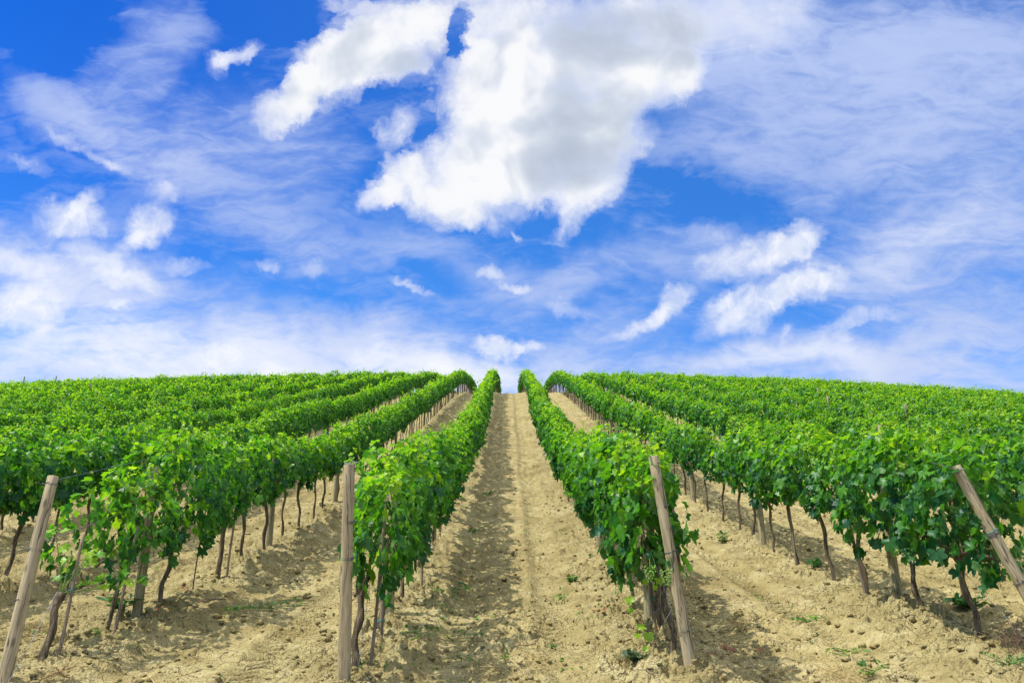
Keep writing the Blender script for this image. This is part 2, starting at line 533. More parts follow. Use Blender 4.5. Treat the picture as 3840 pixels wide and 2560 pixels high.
def ground_w(u, v):
    """the full surface with clods, tyre marks and crumbs"""
    w = ground_soft(u, v)
    d, lane = row_dist(v)
    wild = np.exp(-(d / 0.55) ** 2)                               # hoed, cloddy strip under the vines
    patch = fbm(u * 0.9, v * 0.9, 4, 3)
    rough = np.clip(0.34 + 0.80 * wild + 1.7 * (patch - 0.5), 0.08, 1.6)
    trk = np.zeros_like(w)
    for tr in (-0.55, 0.42):
        x = lane - tr
        m = np.exp(-(x / 0.19) ** 4)
        trk = np.maximum(trk, m)
        keep = sstep(vnoise(u * 0.5 + tr * 7, v * 0.4, 61), 0.15, 0.5)
        lug = np.abs(((u + 0.55 * np.abs(x)) / 0.135) % 1.0 - 0.5) * 2
        w = w + m * keep * 0.042 * (sstep(lug, 0.35, 0.65) - 0.5)
    rough = rough * (1 - 0.85 * trk)
    wx, wy = u + 0.10 * fbm(u * 6, v * 6, 2, 71), v + 0.10 * fbm(u * 6 + 9, v * 6, 2, 72)
    for sc, amp, th, sd in ((3.4, 0.070, 0.74, 11), (7.5, 0.042, 0.56, 12), (15.0, 0.027, 0.36, 13), (31.0, 0.014, 0.2, 14)):
        f1, f2, cid = worley(wx * sc, wy * sc, sd)
        on = sstep(cid, th, th + 0.12) * (0.35 + 0.65 * cid)
        dome = np.clip(1 - (f1 / 0.55) ** 2, 0, 1) ** 0.75
        w = w + amp * on * dome * rough
    w = w + 0.040 * (fbm(u * 3.0, v * 3.0, 3, 21) - 0.5) + (0.012 + 0.045 * rough) * (fbm(u * 16, v * 16, 4, 22, 0.65) - 0.5)
    # cracked mud plates on the bare flat parts
    f1, f2, cid = worley((u + 0.05 * fbm(u * 9, v * 9, 2, 77)) * 4.2, (v + 0.05 * fbm(u * 9, v * 9 + 4, 2, 78)) * 4.2, 51)
    flat = np.clip(1.1 - rough * 1.6, 0, 1) * sstep(patch, 0.30, 0.5)
    edge = f2 - f1
    w = w - 0.016 * (1 - sstep(edge, 0.0, 0.055)) * flat + 0.012 * (cid - 0.5) * flat
    return w


def at(u, v, up=0.0):
    """world point on the ground at (u, v)"""
    return S(u, v, float(ground_w(np.array([u]), np.array([v]))[0])) + Vector((0, 0, up))


def at_soft(u, v, up=0.0):
    return S(u, v, float(ground_soft(np.array([u]), np.array([v]))[0])) + Vector((0, 0, up))


def hill_to_world(u, v, w):
    return np.stack([v, u * CA - w * SA, u * SA + w * CA], -1)


# ------------------------------------------------------------------ materials
def new_mat(name):
    m = bpy.data.materials.new(name)
    m.use_nodes = True
    g = NT(m.node_tree)
    for n in list(g.n):
        g.n.remove(n)
    out = g.new('ShaderNodeOutputMaterial')
    return m, g, out


def bsdf(g, col, rough=0.8, spec=0.3, normal=None):
    p = g.new('ShaderNodeBsdfPrincipled')
    g.put(p.inputs['Base Color'], col if not isinstance(col, tuple) else (*col, 1))
    g.put(p.inputs['Roughness'], rough)
    g.put(p.inputs['Specular IOR Level'], spec)
    if normal is not None:
        g.put(p.inputs['Normal'], normal)
    return p


def bump(g, height, strength=0.5, dist=0.01):
    b = g.new('ShaderNodeBump')
    b.inputs['Strength'].default_value = strength
    b.inputs['Distance'].default_value = dist
    g.put(b.inputs['Height'], height)
    return b.outputs[0]


def mat_soil():
    m, g, out = new_mat('dry_clay_soil')
    pos = g.new('ShaderNodeNewGeometry').outputs['Position']
    big = g.noise(pos, 0.55, 4, 0.6)
    mid = g.noise(pos, 3.2, 5, 0.6)
    fine = g.noise(pos, 26.0, 5, 0.65)
    grit = g.noise(pos, 120.0, 3, 0.6)
    base = g.ramp(mid, [(0.28, (0.262, 0.204, 0.084)), (0.50, (0.372, 0.302, 0.136)), (0.72, (0.480, 0.402, 0.208))])
    damp = g.ramp(big, [(0.32, (0.80, 0.77, 0.71)), (0.52, (1.0, 1.0, 0.98)), (0.70, (1.10, 1.09, 1.06))])
    col = g.mix(1.0, base, damp, 'MULTIPLY')
    grain = g.ramp(fine, [(0.25, (0.76, 0.74, 0.70)), (0.5, (1.0, 1.0, 1.0)), (0.8, (1.12, 1.11, 1.07))])
    col = g.mix(0.85, col, grain, 'MULTIPLY')
    col = g.mix(0.45, col, g.ramp(grit, [(0.3, (0.72, 0.70, 0.66)), (0.6, (1.06, 1.05, 1.03))]), 'MULTIPLY')
    warpv = g.vm('ADD', pos, g.vm('SCALE', g.noise(pos, 6.0, 3, 0.6, color=True), scale=0.12))
    ck = g.voro(warpv, 5.2, 'DISTANCE_TO_EDGE')
    ckm = g.m('MULTIPLY', g.step(ck, 0.0, 0.030, 1.0, 0.0), g.step(g.noise(pos, 1.1, 3), 0.44, 0.58))
    ck2 = g.voro(warpv, 13.0, 'DISTANCE_TO_EDGE')
    ckm2 = g.m('MULTIPLY', g.step(ck2, 0.0, 0.035, 1.0, 0.0), g.step(g.noise(g.vm('ADD', pos, (7, 3, 1)), 1.6, 3), 0.46, 0.60))
    crack = g.m('MAXIMUM', ckm, g.m('MULTIPLY', ckm2, 0.85))
    col = g.mix(g.m('MULTIPLY', crack, 0.70), col, (0.10, 0.074, 0.040))
    crumb = g.voro(warpv, 42.0, 'F1')
    crumb2 = g.voro(warpv, 95.0, 'F1')
    h = g.m('ADD', g.m('MULTIPLY', fine, 0.8), g.m('MULTIPLY', grit, 0.3))
    h = g.m('SUBTRACT', h, g.m('ADD', g.m('MULTIPLY', crumb, 0.75), g.m('MULTIPLY', crumb2, 0.4)))
    h = g.m('SUBTRACT', h, g.m('MULTIPLY', crack, 0.8))
    p = bsdf(g, col, 0.95, 0.12, bump(g, h, 0.8, 0.022))
    g.l.new(p.outputs[0], out.inputs[0])
    return m


def mat_leaf(name, dark, mid, young, under, trans=0.46, gloss=0.36):
    """tone 0 old leaf, 0.5 grown, 1 young tip leaf"""
    m, g, out = new_mat(name)
    tone = g.new('ShaderNodeAttribute', attribute_name='tone').outputs['Fac']
    geo = g.new('ShaderNodeNewGeometry')
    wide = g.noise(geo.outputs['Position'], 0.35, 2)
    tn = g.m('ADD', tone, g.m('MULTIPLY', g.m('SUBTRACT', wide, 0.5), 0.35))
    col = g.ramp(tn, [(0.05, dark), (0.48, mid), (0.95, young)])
    vein = g.noise(geo.outputs['Position'], 55.0, 2)
    col = g.mix(0.35, col, g.ramp(vein, [(0.3, (0.75, 0.8, 0.7)), (0.65, (1.12, 1.1, 1.1))]), 'MULTIPLY')
    face = g.mix(geo.outputs['Backfacing'], col, g.mix(0.55, col, under))
    p = bsdf(g, face, 0.42, gloss)
    tr = g.new('ShaderNodeBsdfTranslucent')
    tcol = g.mix(1.0, col, (1.7, 1.75, 0.4), 'MULTIPLY')
    g.put(tr.inputs['Color'], tcol)
    mx = g.new('ShaderNodeMixShader')
    mx.inputs[0].default_value = trans
    g.l.new(p.outputs[0], mx.inputs[1])
    g.l.new(tr.outputs[0], mx.inputs[2])
    g.l.new(mx.outputs[0], out.inputs[0])
    return m


def mat_bark():
    m, g, out = new_mat('vine_bark')
    tc = g.new('ShaderNodeTexCoord').outputs['Object']
    st = g.noise(g.mapping(tc, (0, 0, 0), (0, 0, 0), (60, 60, 6)), 1.0, 5, 0.65, 0.6)
    blot = g.noise(tc, 9.0, 3)
    col = g.ramp(st, [(0.32, (0.030, 0.022, 0.013)), (0.50, (0.150, 0.112, 0.068)), (0.70, (0.370, 0.295, 0.195))])
    col = g.mix(0.5, col, g.ramp(blot, [(0.3, (0.6, 0.58, 0.56)), (0.7, (1.25, 1.2, 1.12))]), 'MULTIPLY')
    p = bsdf(g, col, 0.92, 0.15, bump(g, st, 1.0, 0.02))
    g.l.new(p.outputs[0], out.inputs[0])
    return m


def mat_wood(name, lo, mid, hi, crack=0.8, seed=0.0):
    """weathered round timber: grain along its length, a few knots, one long drying crack"""
    m, g, out = new_mat(name)
    tc = g.new('ShaderNodeTexCoord').outputs['Object']
    tc = g.vm('ADD', tc, (seed, seed * 0.3, seed * 2.1))
    rnd = g.new('ShaderNodeObjectInfo').outputs['Random']
    tcr = g.vm('ADD', tc, g.vm('SCALE', (3.0, 5.0, 9.0), scale=rnd))
    wob = g.vm('ADD', tcr, g.vm('SCALE', g.noise(tcr, 3.0, 2, color=True), scale=0.05))
    grain = g.noise(g.mapping(wob, (0, 0, 0), (0, 0, 0), (75, 75, 2.2)), 1.0, 5, 0.62)
    broad = g.noise(g.mapping(wob, (0, 0, 0), (0, 0, 0), (12, 12, 1.4)), 1.0, 3, 0.6)
    col = g.ramp(grain, [(0.28, lo), (0.50, mid), (0.72, hi)])
    col = g.mix(0.6, col, g.ramp(broad, [(0.3, (0.72, 0.70, 0.70)), (0.7, (1.18, 1.12, 1.02))]), 'MULTIPLY')
    kn = g.voro(g.mapping(wob, (0, 0, 0), (0, 0, 0), (9, 9, 3.2)), 1.0)
    knm = g.step(kn, 0.06, 0.17, 1.0, 0.0)
    col = g.mix(g.m('MULTIPLY', knm, 0.65), col, (0.075, 0.048, 0.028))
    ln = g.noise(g.mapping(wob, (2, 1, 0), (0, 0, 0), (26, 26, 0.55)), 1.0, 2, 0.4)
    ckm = g.step(g.m('ABSOLUTE', g.m('SUBTRACT', ln, 0.5)), 0.0, 0.018, 1.0, 0.0)
    col = g.mix(g.m('MULTIPLY', ckm, crack), col, (0.022, 0.016, 0.011))
    h = g.m('SUBTRACT', grain, g.m('MULTIPLY', ckm, 1.2))
    p = bsdf(g, col, 0.85, 0.2, bump(g, h, 0.6, 0.006))
    g.l.new(p.outputs[0], out.inputs[0])
    return m


def mat_plain(name, col, rough=0.7, spec=0.3, metal=0.0, var=0.25, scale=20.0):
    m, g, out = new_mat(name)
    pos = g.new('ShaderNodeNewGeometry').outputs['Position']
    n = g.noise(pos, scale, 3)
    c = g.mix(1.0, (*col, 1), g.ramp(n, [(0.25, (1 - var,) * 3), (0.75, (1 + var,) * 3)]), 'MULTIPLY')
    p = bsdf(g, c, rough, spec)
    p.inputs['Metallic'].default_value = metal
    g.l.new(p.outputs[0], out.inputs[0])
    return m


M_SOIL = mat_soil()
M_LEAF = mat_leaf('vine_leaf', (0.016, 0.092, 0.028), (0.092, 0.275, 0.014), (0.300, 0.455, 0.024), (0.150, 0.260, 0.080))
M_WEED = mat_leaf('weed_leaf', (0.030, 0.095, 0.030), (0.050, 0.165, 0.030), (0.150, 0.270, 0.040), (0.10, 0.17, 0.07), 0.25, 0.25)
M_SAGE = mat_leaf('grey_weed_leaf', (0.060, 0.105, 0.060), (0.100, 0.165, 0.095), (0.17, 0.25, 0.14), (0.14, 0.18, 0.12), 0.2, 0.2)
M_CUT = mat_leaf('cut_shoot_leaf', (0.030, 0.105, 0.016), (0.075, 0.200, 0.020), (0.190, 0.320, 0.035), (0.15, 0.22, 0.08), 0.25, 0.25)
M_STEM = mat_plain('green_shoot', (0.13, 0.24, 0.035), 0.55, 0.3)
M_BARK = mat_bark()
M_POST = mat_wood('grey_brown_post_wood', (0.205, 0.155, 0.088), (0.415, 0.332, 0.195), (0.550, 0.465, 0.300))
M_LINE = mat_wood('treated_post_wood', (0.160, 0.135, 0.070), (0.320, 0.275, 0.155), (0.440, 0.390, 0.240), 0.6, 4.0)
M_STAKE = mat_wood('stake_wood', (0.120, 0.085, 0.055), (0.235, 0.178, 0.120), (0.34, 0.27, 0.19), 0.3, 8.0)
M_WIRE = mat_plain('galvanised_wire', (0.22, 0.22, 0.22), 0.5, 0.5, 0.5, 0.2)
M_TIE = mat_plain('dull_wire_tie', (0.11, 0.115, 0.12), 0.55, 0.4, 0.5, 0.2)
M_GREENTIE = mat_plain('green_plastic_tie', (0.03, 0.22, 0.17), 0.5, 0.4)
M_RUST = mat_plain('rusty_rod', (0.085, 0.035, 0.022), 0.85, 0.2)
M_GRAPE = mat_plain('green_grape', (0.16, 0.30, 0.04), 0.4, 0.4, 0.0, 0.2, 60)
M_STRAW = mat_plain('dry_straw', (0.46, 0.34, 0.14), 0.8, 0.2, 0.0, 0.35, 40)
M_TWIG = mat_plain('dead_twig', (0.23, 0.15, 0.09), 0.85, 0.15, 0.0, 0.4, 30)
M_DEADLEAF = mat_plain('dead_leaf', (0.27, 0.115, 0.060), 0.85, 0.15, 0.0, 0.45, 25)

# ------------------------------------------------------------------ the ground: one sheet, finest where the camera stands
def build_ground():
    um, t0 = [], 3.2
    h = 796.0
    # rows of the sheet are spaced by what they span in view from eye height
    y = h * 2.3 / t0
    while y > h * 2.3 / 78.0:
        um.append(h * 2.3 / y)
        y -= 0.62 if um[-1] < 16 else 0.5
    us = np.array(um)
    ts = np.arange(-0.72, 0.7201, 1.0 / 760.0)
    outer = np.array([0.8, 0.95, 1.2, 1.6, 2.2, 3.2, 5.0, 8.0, 14.0])
    ts = np.concatenate([-outer[::-1], ts, outer])
    far = np.array([80, 84, 90, 97, 105, 115, 130, 160, 200, 300])
    us = np.concatenate([us, far])
    U = np.repeat(us[:, None], len(ts), 1)
    T = np.repeat(ts[None, :], len(us), 0)
    V = U * T
    W = np.empty_like(U)
    for i in range(0, len(us), 100):
        W[i:i + 100] = ground_w(U[i:i + 100], V[i:i + 100])
    # the strip behind and beside the camera
    ub = np.array([-60, -40, -25, -15, -8, -4, -1, 1.5, 2.6])
    Ub = np.repeat(ub[:, None], len(ts), 1)
    Vb = np.repeat((ts * t0)[None, :], len(ub), 0)
    Wb = ground_soft(Ub, Vb)
    U, V, W = np.vstack([Ub, U]), np.vstack([Vb, V]), np.vstack([Wb, W])
    P = hill_to_world(U, V, W).reshape(-1, 3)
    n, k = U.shape
    i = np.arange(n - 1)[:, None] * k
    j = np.arange(k - 1)[None, :]
    q = np.stack([i + j, i + j + 1, i + k + j + 1, i + k + j], -1).reshape(-1, 4)
    o = link_mesh('ground', make_mesh('ground', P, q, M_SOIL))
    tag(o, kind='structure')
    return o


build_ground()

# ------------------------------------------------------------------ grape leaves
LEAF_OUT = [(0, 1.0), (13, .80), (22, .60), (36, .80), (49, .93), (62, .76), (76, .56), (94, .70), (110, .74), (132, .62), (158, .50), (180, .13)]


def leaf_outline(rng, detail=2):
    pts = []
    rows = LEAF_OUT if detail == 2 else [LEAF_OUT[i] for i in (0, 2, 4, 6, 8, 10, 11)]
    for sgn in (1, -1):
        seq = rows if sgn == 1 else rows[-2:0:-1]
        for a, r in seq:
            r = r * (1 + rng.normal(0, 0.05))
            pts.append((sgn * math.sin(math.radians(a)) * r * 0.95, math.cos(math.radians(a)) * r))
    return np.array(pts) * 0.5


def leaf_proto(rng, detail=2):
    """one lobed leaf, stalk end near the origin, tip along +y, about one unit across"""
    o = leaf_outline(rng, detail)
    v = np.vstack([[0, 0], o])
    v[:, 1] += 0.12
    x, y = v[:, 0], v[:, 1]
    fold, droop = rng.uniform(0.05, 0.40), rng.uniform(0.05, 0.42)
    z = fold * np.abs(x) - droop * np.clip(y, -1, 1) ** 2 * 0.9 - 0.28 * x ** 2
    z = z + 0.055 * np.sin(x * 9 + rng.uniform(0, 6)) + 0.045 * np.sin(y * 10 + rng.uniform(0, 6)) + rng.normal(0, 0.012, len(z))
    n = len(o)
    t = np.array([[0, 1 + (i + 1) % n, 1 + i] for i in range(n)])
    return np.stack([x, y, z], -1), t


_rl = np.random.default_rng(5)
PROTO = [leaf_proto(_rl, 2) for _ in range(14)]
PROTO_LOW = [leaf_proto(_rl, 1) for _ in range(8)]


def norm(a):
    return a / np.maximum(np.linalg.norm(a, axis=-1, keepdims=True), 1e-9)


def place_leaves(geo, pos, nrm, tip, size, tone, rng, low=False):
    """put one leaf at each pos with its face along nrm and its tip towards tip"""
    protos = PROTO_LOW if low else PROTO
    z = norm(nrm)
    y = norm(tip - z * np.sum(tip * z, -1, keepdims=True))
    x = np.cross(y, z)
    pick = rng.integers(0, len(protos), len(pos))
    for k, (pv, pt) in enumerate(protos):
        s = np.where(pick == k)[0]
        if not len(s):
            continue
        flip = np.where(rng.random(len(s)) < 0.5, -1.0, 1.0)
        sq = rng.uniform(0.82, 1.12, len(s))
        v = (pos[s, None, :] + size[s, None, None] * (pv[None, :, 0:1] * sq[:, None, None] * x[s, None, :] + pv[None, :, 1:2] * y[s, None, :]
             + pv[None, :, 2:3] * z[s, None, :] * rng.uniform(0.6, 1.3, (len(s), 1, 1))))
        m = len(pv)
        t = (pt[None] + (np.arange(len(s)) * m)[:, None, None]).reshape(-1, 3)
        geo.add(v.reshape(-1, 3), None, t, np.repeat(tone[s], m))


SHEAR = math.tan(math.radians(14.0))


def hedge_points(n, rng, half_len, bottom, top, width, lump):
    """leaf places on and in the trained canopy of one vine: x across the row, y along it, z up"""
    y = rng.uniform(-half_len, half_len, n)
    zf = rng.random(n) ** 0.92
    ph = lump
    topy = top + 0.07 * np.sin(y * 5.1 + ph[0]) + 0.05 * np.sin(y * 11 + ph[1])
    boty = bottom + 0.06 * np.sin(y * 4.3 + ph[2]) + 0.05 * np.sin(y * 13 + ph[3])
    z = boty + zf * (topy - boty)
    side = np.where(rng.random(n) < 0.5, -1.0, 1.0)
    prof = width * (0.60 + 0.62 * np.sin(np.clip(zf * 1.05 + 0.05, 0, 1) * np.pi) ** 0.8)
    prof = prof * (1 + 0.28 * np.sin(y * 6 + z * 4 + ph[4] + side) + 0.14 * np.sin(y * 13 - z * 9 + ph[5] + 2 * side))
    depth = np.where(rng.random(n) < 0.78, rng.uniform(0.80, 1.12, n), rng.uniform(0.0, 0.8, n))
    x = side * prof * depth
    return x, y, z, zf, side


def leaf_frames(x, y, zf, side, rng, n):
    upw = 0.35 + 0.9 * np.clip((zf - 0.55) / 0.45, 0, 1)
    nrm = np.stack([side * (1.15 - 0.75 * np.clip((zf - 0.6) / 0.4, 0, 1)) + rng.normal(0, 0.42, n), rng.normal(0, 0.55, n), upw + rng.normal(0, 0.38, n)], -1)
    tip = np.stack([side * 0.25 + rng.normal(0, 0.35, n), rng.normal(0, 0.55, n), -0.9 + rng.normal(0, 0.30, n)], -1)
    tip[:, 2] += 0.8 * np.clip((zf - 0.8) / 0.2, 0, 1)
    return nrm, tip


def foliage_geo(rng, n=430, half_len=0.54, bottom=0.72, top=1.76, width=0.27, shoots=7, young=0.0, low=False, size=0.137):
    """leaves of one vine, and its green shoots in a second mesh"""
    leaves, stems = Geo(), []
    lump = rng.uniform(0, 6.28, 6)
    x, y, z, zf, side = hedge_points(n, rng, half_len, bottom, top, width, lump)
    nrm, tip = leaf_frames(x, y, zf, side, rng, n)
    sz = size * np.clip(np.exp(rng.normal(-0.06, 0.26, n)), 0.45, 1.5) * (1.10 - 0.28 * zf)
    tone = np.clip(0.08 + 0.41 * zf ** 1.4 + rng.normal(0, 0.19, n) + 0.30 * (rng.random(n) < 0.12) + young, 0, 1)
    pos = np.stack([x, y, z + SHEAR * y], -1)
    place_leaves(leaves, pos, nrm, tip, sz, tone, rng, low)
    for k in range(shoots):
        y0 = rng.uniform(-half_len, half_len)
        x0 = rng.normal(0, width * 0.45)
        ln = rng.uniform(0.20, 0.46)
        zb = top - 0.20 + SHEAR * y0
        lean = np.array([rng.normal(0, 0.22), rng.normal(0, 0.30)])
        tt = np.linspace(0, 1, 7)
        pts = np.stack([x0 + lean[0] * tt * ln + 0.10 * lean[0] * tt ** 3, y0 + lean[1] * tt * ln, zb + ln * tt - 0.10 * ln * tt ** 3], -1)
        stems.append(Geo().tube(pts, np.linspace(0.0042, 0.0016, 7), 4, True, 0.9))
        m = int(5 + ln * 14)
        f = rng.uniform(0.15, 1.0, m)
        base = np.stack([np.interp(f, tt, pts[:, c]) for c in range(3)], -1)
        a = rng.uniform(0, 6.28, m)
        outw = np.stack([np.cos(a), np.sin(a), rng.uniform(0.1, 0.7, m)], -1)
        ls = size * (0.92 - 0.58 * f) * rng.uniform(0.7, 1.15, m)
        place_leaves(leaves, base + outw * ls[:, None] * 0.35, np.stack([np.cos(a) * 0.5, np.sin(a) * 0.5, np.full(m, 0.8)], -1) + rng.normal(0, 0.35, (m, 3)),
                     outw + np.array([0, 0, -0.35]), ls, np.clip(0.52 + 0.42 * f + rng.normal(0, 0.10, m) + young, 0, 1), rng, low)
    return leaves, stems


def trunk_geo(rng, height=0.74, r=0.026, gnarl=1.0, lean=(0.0, 0.0), sides=11):
    g = Geo()
    n = 15
    t = np.linspace(0, 1, n)
    wx = lean[0] * t + gnarl * (0.010 * np.sin(t * 5 + rng.uniform(0, 6)) + 0.012 * np.sin(t * 13 + rng.uniform(0, 6))) * np.minimum(t * 3, 1)
    wy = lean[1] * t + gnarl * (0.011 * np.sin(t * 4 + rng.uniform(0, 6)) + 0.014 * np.sin(t * 11 + rng.uniform(0, 6))) * np.minimum(t * 3, 1)
    rad = r * (0.92 + 0.28 * np.exp(-t * 9) + 0.34 * np.exp(-((t - 0.93) / 0.10) ** 2) + 0.16 * gnarl * np.sin(t * 17 + rng.uniform(0, 6)) * rng.uniform(0.3, 1))
    pts = np.stack([wx, wy, -0.12 + t * (height + 0.12)], -1)
    g.tube(pts, rad, sides, True, 0.0, 0.27 * gnarl, rng)
    return g, pts[-1]


def arm_geo(rng, top, sgn, length=0.46, r=0.016):
    t = np.linspace(0, 1, 8)
    y = top[1] + sgn * length * t
    z = top[2] - 0.03 + 0.05 * np.sin(t * 2.4) + SHEAR * (sgn * length * t) + 0.015 * np.sin(t * 9 + rng.uniform(0, 6))
    x = top[0] * (1 - t) + 0.018 * np.sin(t * 6 + rng.uniform(0, 6))
    g = Geo()
    g.tube(np.stack([x, y, z], -1), r * (1.15 - 0.45 * t), 7, True, 0.0, 0.14, rng)
    for k in range(4):                                          # spurs
        f = rng.uniform(0.1, 1)
        p = np.array([np.interp(f, t, x), np.interp(f, t, y), np.interp(f, t, z)])
        e = p + np.array([rng.normal(0, 0.02), rng.normal(0, 0.02), rng.uniform(0.05, 0.12)])
        g.tube(np.array([p, (p + e) / 2 + rng.normal(0, 0.004, 3), e]), [0.008, 0.007, 0.005], 5)
    return g


def grape_geo(rng, at_, n=34):
    """a hanging bunch of small hard green berries"""
    g = Geo()
    ph = (1 + 5 ** 0.5) / 2
    iv = norm(np.array([(0, 1, ph), (0, 1, -ph), (0, -1, ph), (0, -1, -ph), (1, ph, 0), (1, -ph, 0), (-1, ph, 0), (-1, -ph, 0), (ph, 0, 1), (ph, 0, -1), (-ph, 0, 1), (-ph, 0, -1)], float))
    it = []
    for a in range(12):
        for b in range(a + 1, 12):
            for c in range(b + 1, 12):
                if abs(np.linalg.norm(iv[a] - iv[b]) - 1.0515) < 0.01 and abs(np.linalg.norm(iv[b] - iv[c]) - 1.0515) < 0.01 and abs(np.linalg.norm(iv[a] - iv[c]) - 1.0515) < 0.01:
                    it.append([a, b, c] if np.dot(np.cross(iv[b] - iv[a], iv[c] - iv[a]), iv[a]) > 0 else [a, c, b])
    for k in range(n):
        f = (k + 0.5) / n
        a = k * 2.4
        rr = 0.036 * (1 - f) ** 0.6 + 0.008
        p = np.array(at_) + np.array([math.cos(a) * rr, math.sin(a) * rr, -f * 0.12]) + rng.normal(0, 0.003, 3)
        g.add(p + iv * rng.uniform(0.0065, 0.0095), None, np.array(it), 0.6)
    g.tube(np.array([np.array(at_) + (0, 0, 0.05), at_, np.array(at_) + (0, 0, -0.11)]), [0.003, 0.003, 0.002], 4)
    return g


# ------------------------------------------------------------------ where the vines stand
VINE_STEP = 0.96
rngv = np.random.default_rng(77)


def row_start(i_side, side):
    return {('L', 0): 6.25, ('L', 1): 6.30, ('R', 0): 6.35, ('R', 1): 6.60}.get((side, i_side), 6.4)


SPOTS = []                                                     # (u, v, side, row number, place in row)
for side, rows in (('L', ROW_L), ('R', ROW_R)):
    for ri, rv in enumerate(rows):
        if (side, ri) == ('L', 1):
            us = [6.30, 7.25, 8.36, 9.98, 10.96, 11.9, 12.96, 13.8, 14.8, 15.8, 16.9]
        elif (side, ri) == ('R', 1):
            us = [6.60, 7.56, 8.62, 9.55, 10.75, 11.62, 12.7, 13.6, 14.6, 15.6, 16.7]
        elif (side, ri) == ('L', 0):
            us = [6.12, 7.15, 8.75, 9.7, 10.6, 11.5]
        elif (side, ri) == ('R', 0):
            us = [6.30, 6.85, 7.75, 8.6, 9.5, 10.3, 11.2]
        else:
            us = [row_start(ri, side) + rngv.uniform(0, 0.6)]
        while us[-1] < 92:
            us.append(us[-1] + VINE_STEP + rngv.normal(0, 0.045))
        n_in = 0
        for k, u in enumerate(us):
            v = rv + rngv.normal(0, 0.018)
            if abs(v) > 0.70 * u + 2.0:
                continue
            SPOTS.append((u, v, side, ri, n_in, (side, ri) in (('L', 0), ('L', 1), ('R', 0), ('R', 1))))
            n_in += 1


def spot_weight(s):
    """how large a vine shows: near ones, those whose row face turns to the camera, those not hidden by the next row"""
    u, v, side, ri, k, _ = s
    d = math.hypot(u, v)
    inframe = 1.0 if abs(v) < 0.645 * u + 0.25 else 0.25
    face = (0.95 * abs(v) / d * 1.0 + 0.35)
    hidden = 1.0 if ri < 2 else (0.75 if ri < 4 else 0.55)
    return inframe * face * hidden / d ** 2


order = sorted(range(len(SPOTS)), key=lambda i: -spot_weight(SPOTS[i]))
N_SINGLE = 300
single = set(order[:N_SINGLE])

ORD = ('first second third fourth fifth sixth seventh eighth ninth tenth eleventh twelfth thirteenth fourteenth fifteenth sixteenth seventeenth eighteenth '
       'nineteenth twentieth').split()
TENS = {20: 'twenty', 30: 'thirty', 40: 'forty', 50: 'fifty', 60: 'sixty', 70: 'seventy'}


def ordinal(n):
    if n <= 20:
        return ORD[n - 1]
    t, r = n // 10 * 10, n % 10
    if r == 0:
        return TENS[t][:-1] + 'ieth'
    return TENS[t] + '-' + ORD[r - 1]


def row_phrase(side, ri):
    if ri == 0:
        return 'row on the shaded side of the track' if side == 'L' else 'row on the sunny side of the track'
    return f'{ordinal(ri + 1)} row {"left" if side == "L" else "right"} of the central track'


# ------------------------------------------------------------------ vine models: a stock of them, each mesh shared by its copies
STOCK = []
rngm = np.random.default_rng(2024)
for k in range(14):
    lv, st = foliage_geo(rngm, n=int(rngm.integers(480, 570)), width=rngm.uniform(0.19, 0.245), top=rngm.uniform(1.50, 1.66), bottom=rngm.uniform(0.82, 0.90),
                         shoots=int(rngm.integers(5, 9)), young=rngm.normal(0, 0.04))
    tr, tp = trunk_geo(rngm, rngm.uniform(0.80, 0.88), rngm.uniform(0.017, 0.025), 1.0, (rngm.normal(0, 0.022), rngm.normal(0, 0.04)))
    STOCK.append(dict(leaves=lv.mesh('foliage', M_LEAF), shoots=[s.mesh('shoot', M_STEM) for s in st], trunk=tr.mesh('trunk', M_BARK),
                      arms=[arm_geo(rngm, tp, 1).mesh('cordon_arm', M_BARK), arm_geo(rngm, tp, -1).mesh('cordon_arm', M_BARK)]))

VINE_GROUP = 'grapevines trained along the rows'
LOOKS = ['bushy', 'leafy', 'dense', 'full']


def local_tilt(u, v):
    a = float(ground_macro(u + 0.8, v) - ground_macro(u - 0.8, v)) / 1.6
    return math.atan(a) + ALPHA - math.radians(14.0)


def make_vine(spot, stock=None, label=None, rng=None, parts=True, hero=None, lean=None):
    u, v, side, ri, k, _ = spot
    tilt = local_tilt(u, v) * 0.8
    rot = (tilt + (rng.normal(0, 0.02) if rng is not None else 0), rng.normal(0, 0.03), rng.normal(0, 0.06) + (math.pi if hero is None and rng.random() < 0.0 else 0.0))
    root = empty('grapevine', at_soft(u, v), rot)
    tag(root, label, 'grapevine', VINE_GROUP)
    src = hero or stock
    tr = link_mesh('trunk', src['trunk'], root)
    fo = link_mesh('foliage', src['leaves'], root)
    if ri == 0:                                                # these two canopies hang a little over the track
        fo.location.x = (0.10 if side == 'L' else (-0.17 if u < 8 else -0.10)) / 1.0
    if parts:
        for a in src['arms']:
            link_mesh('cordon_arm', a, tr)
        for sm in src['shoots']:
            link_mesh('shoot', sm, root).location.x = fo.location.x
        for gm in src.get('grapes', []):
            link_mesh('grape_bunch', gm, root).location.x = fo.location.x
    if hero is None:
        near = 1.05 if u < 13 else 1.0
        flip = 1 if rng.random() < 0.5 else -1
        for ch in root.children:
            ch.location.x *= flip
        root.scale = (rng.uniform(0.9, 1.12) * near * flip, 1.0, rng.uniform(0.95, 1.05) * near)
    return root


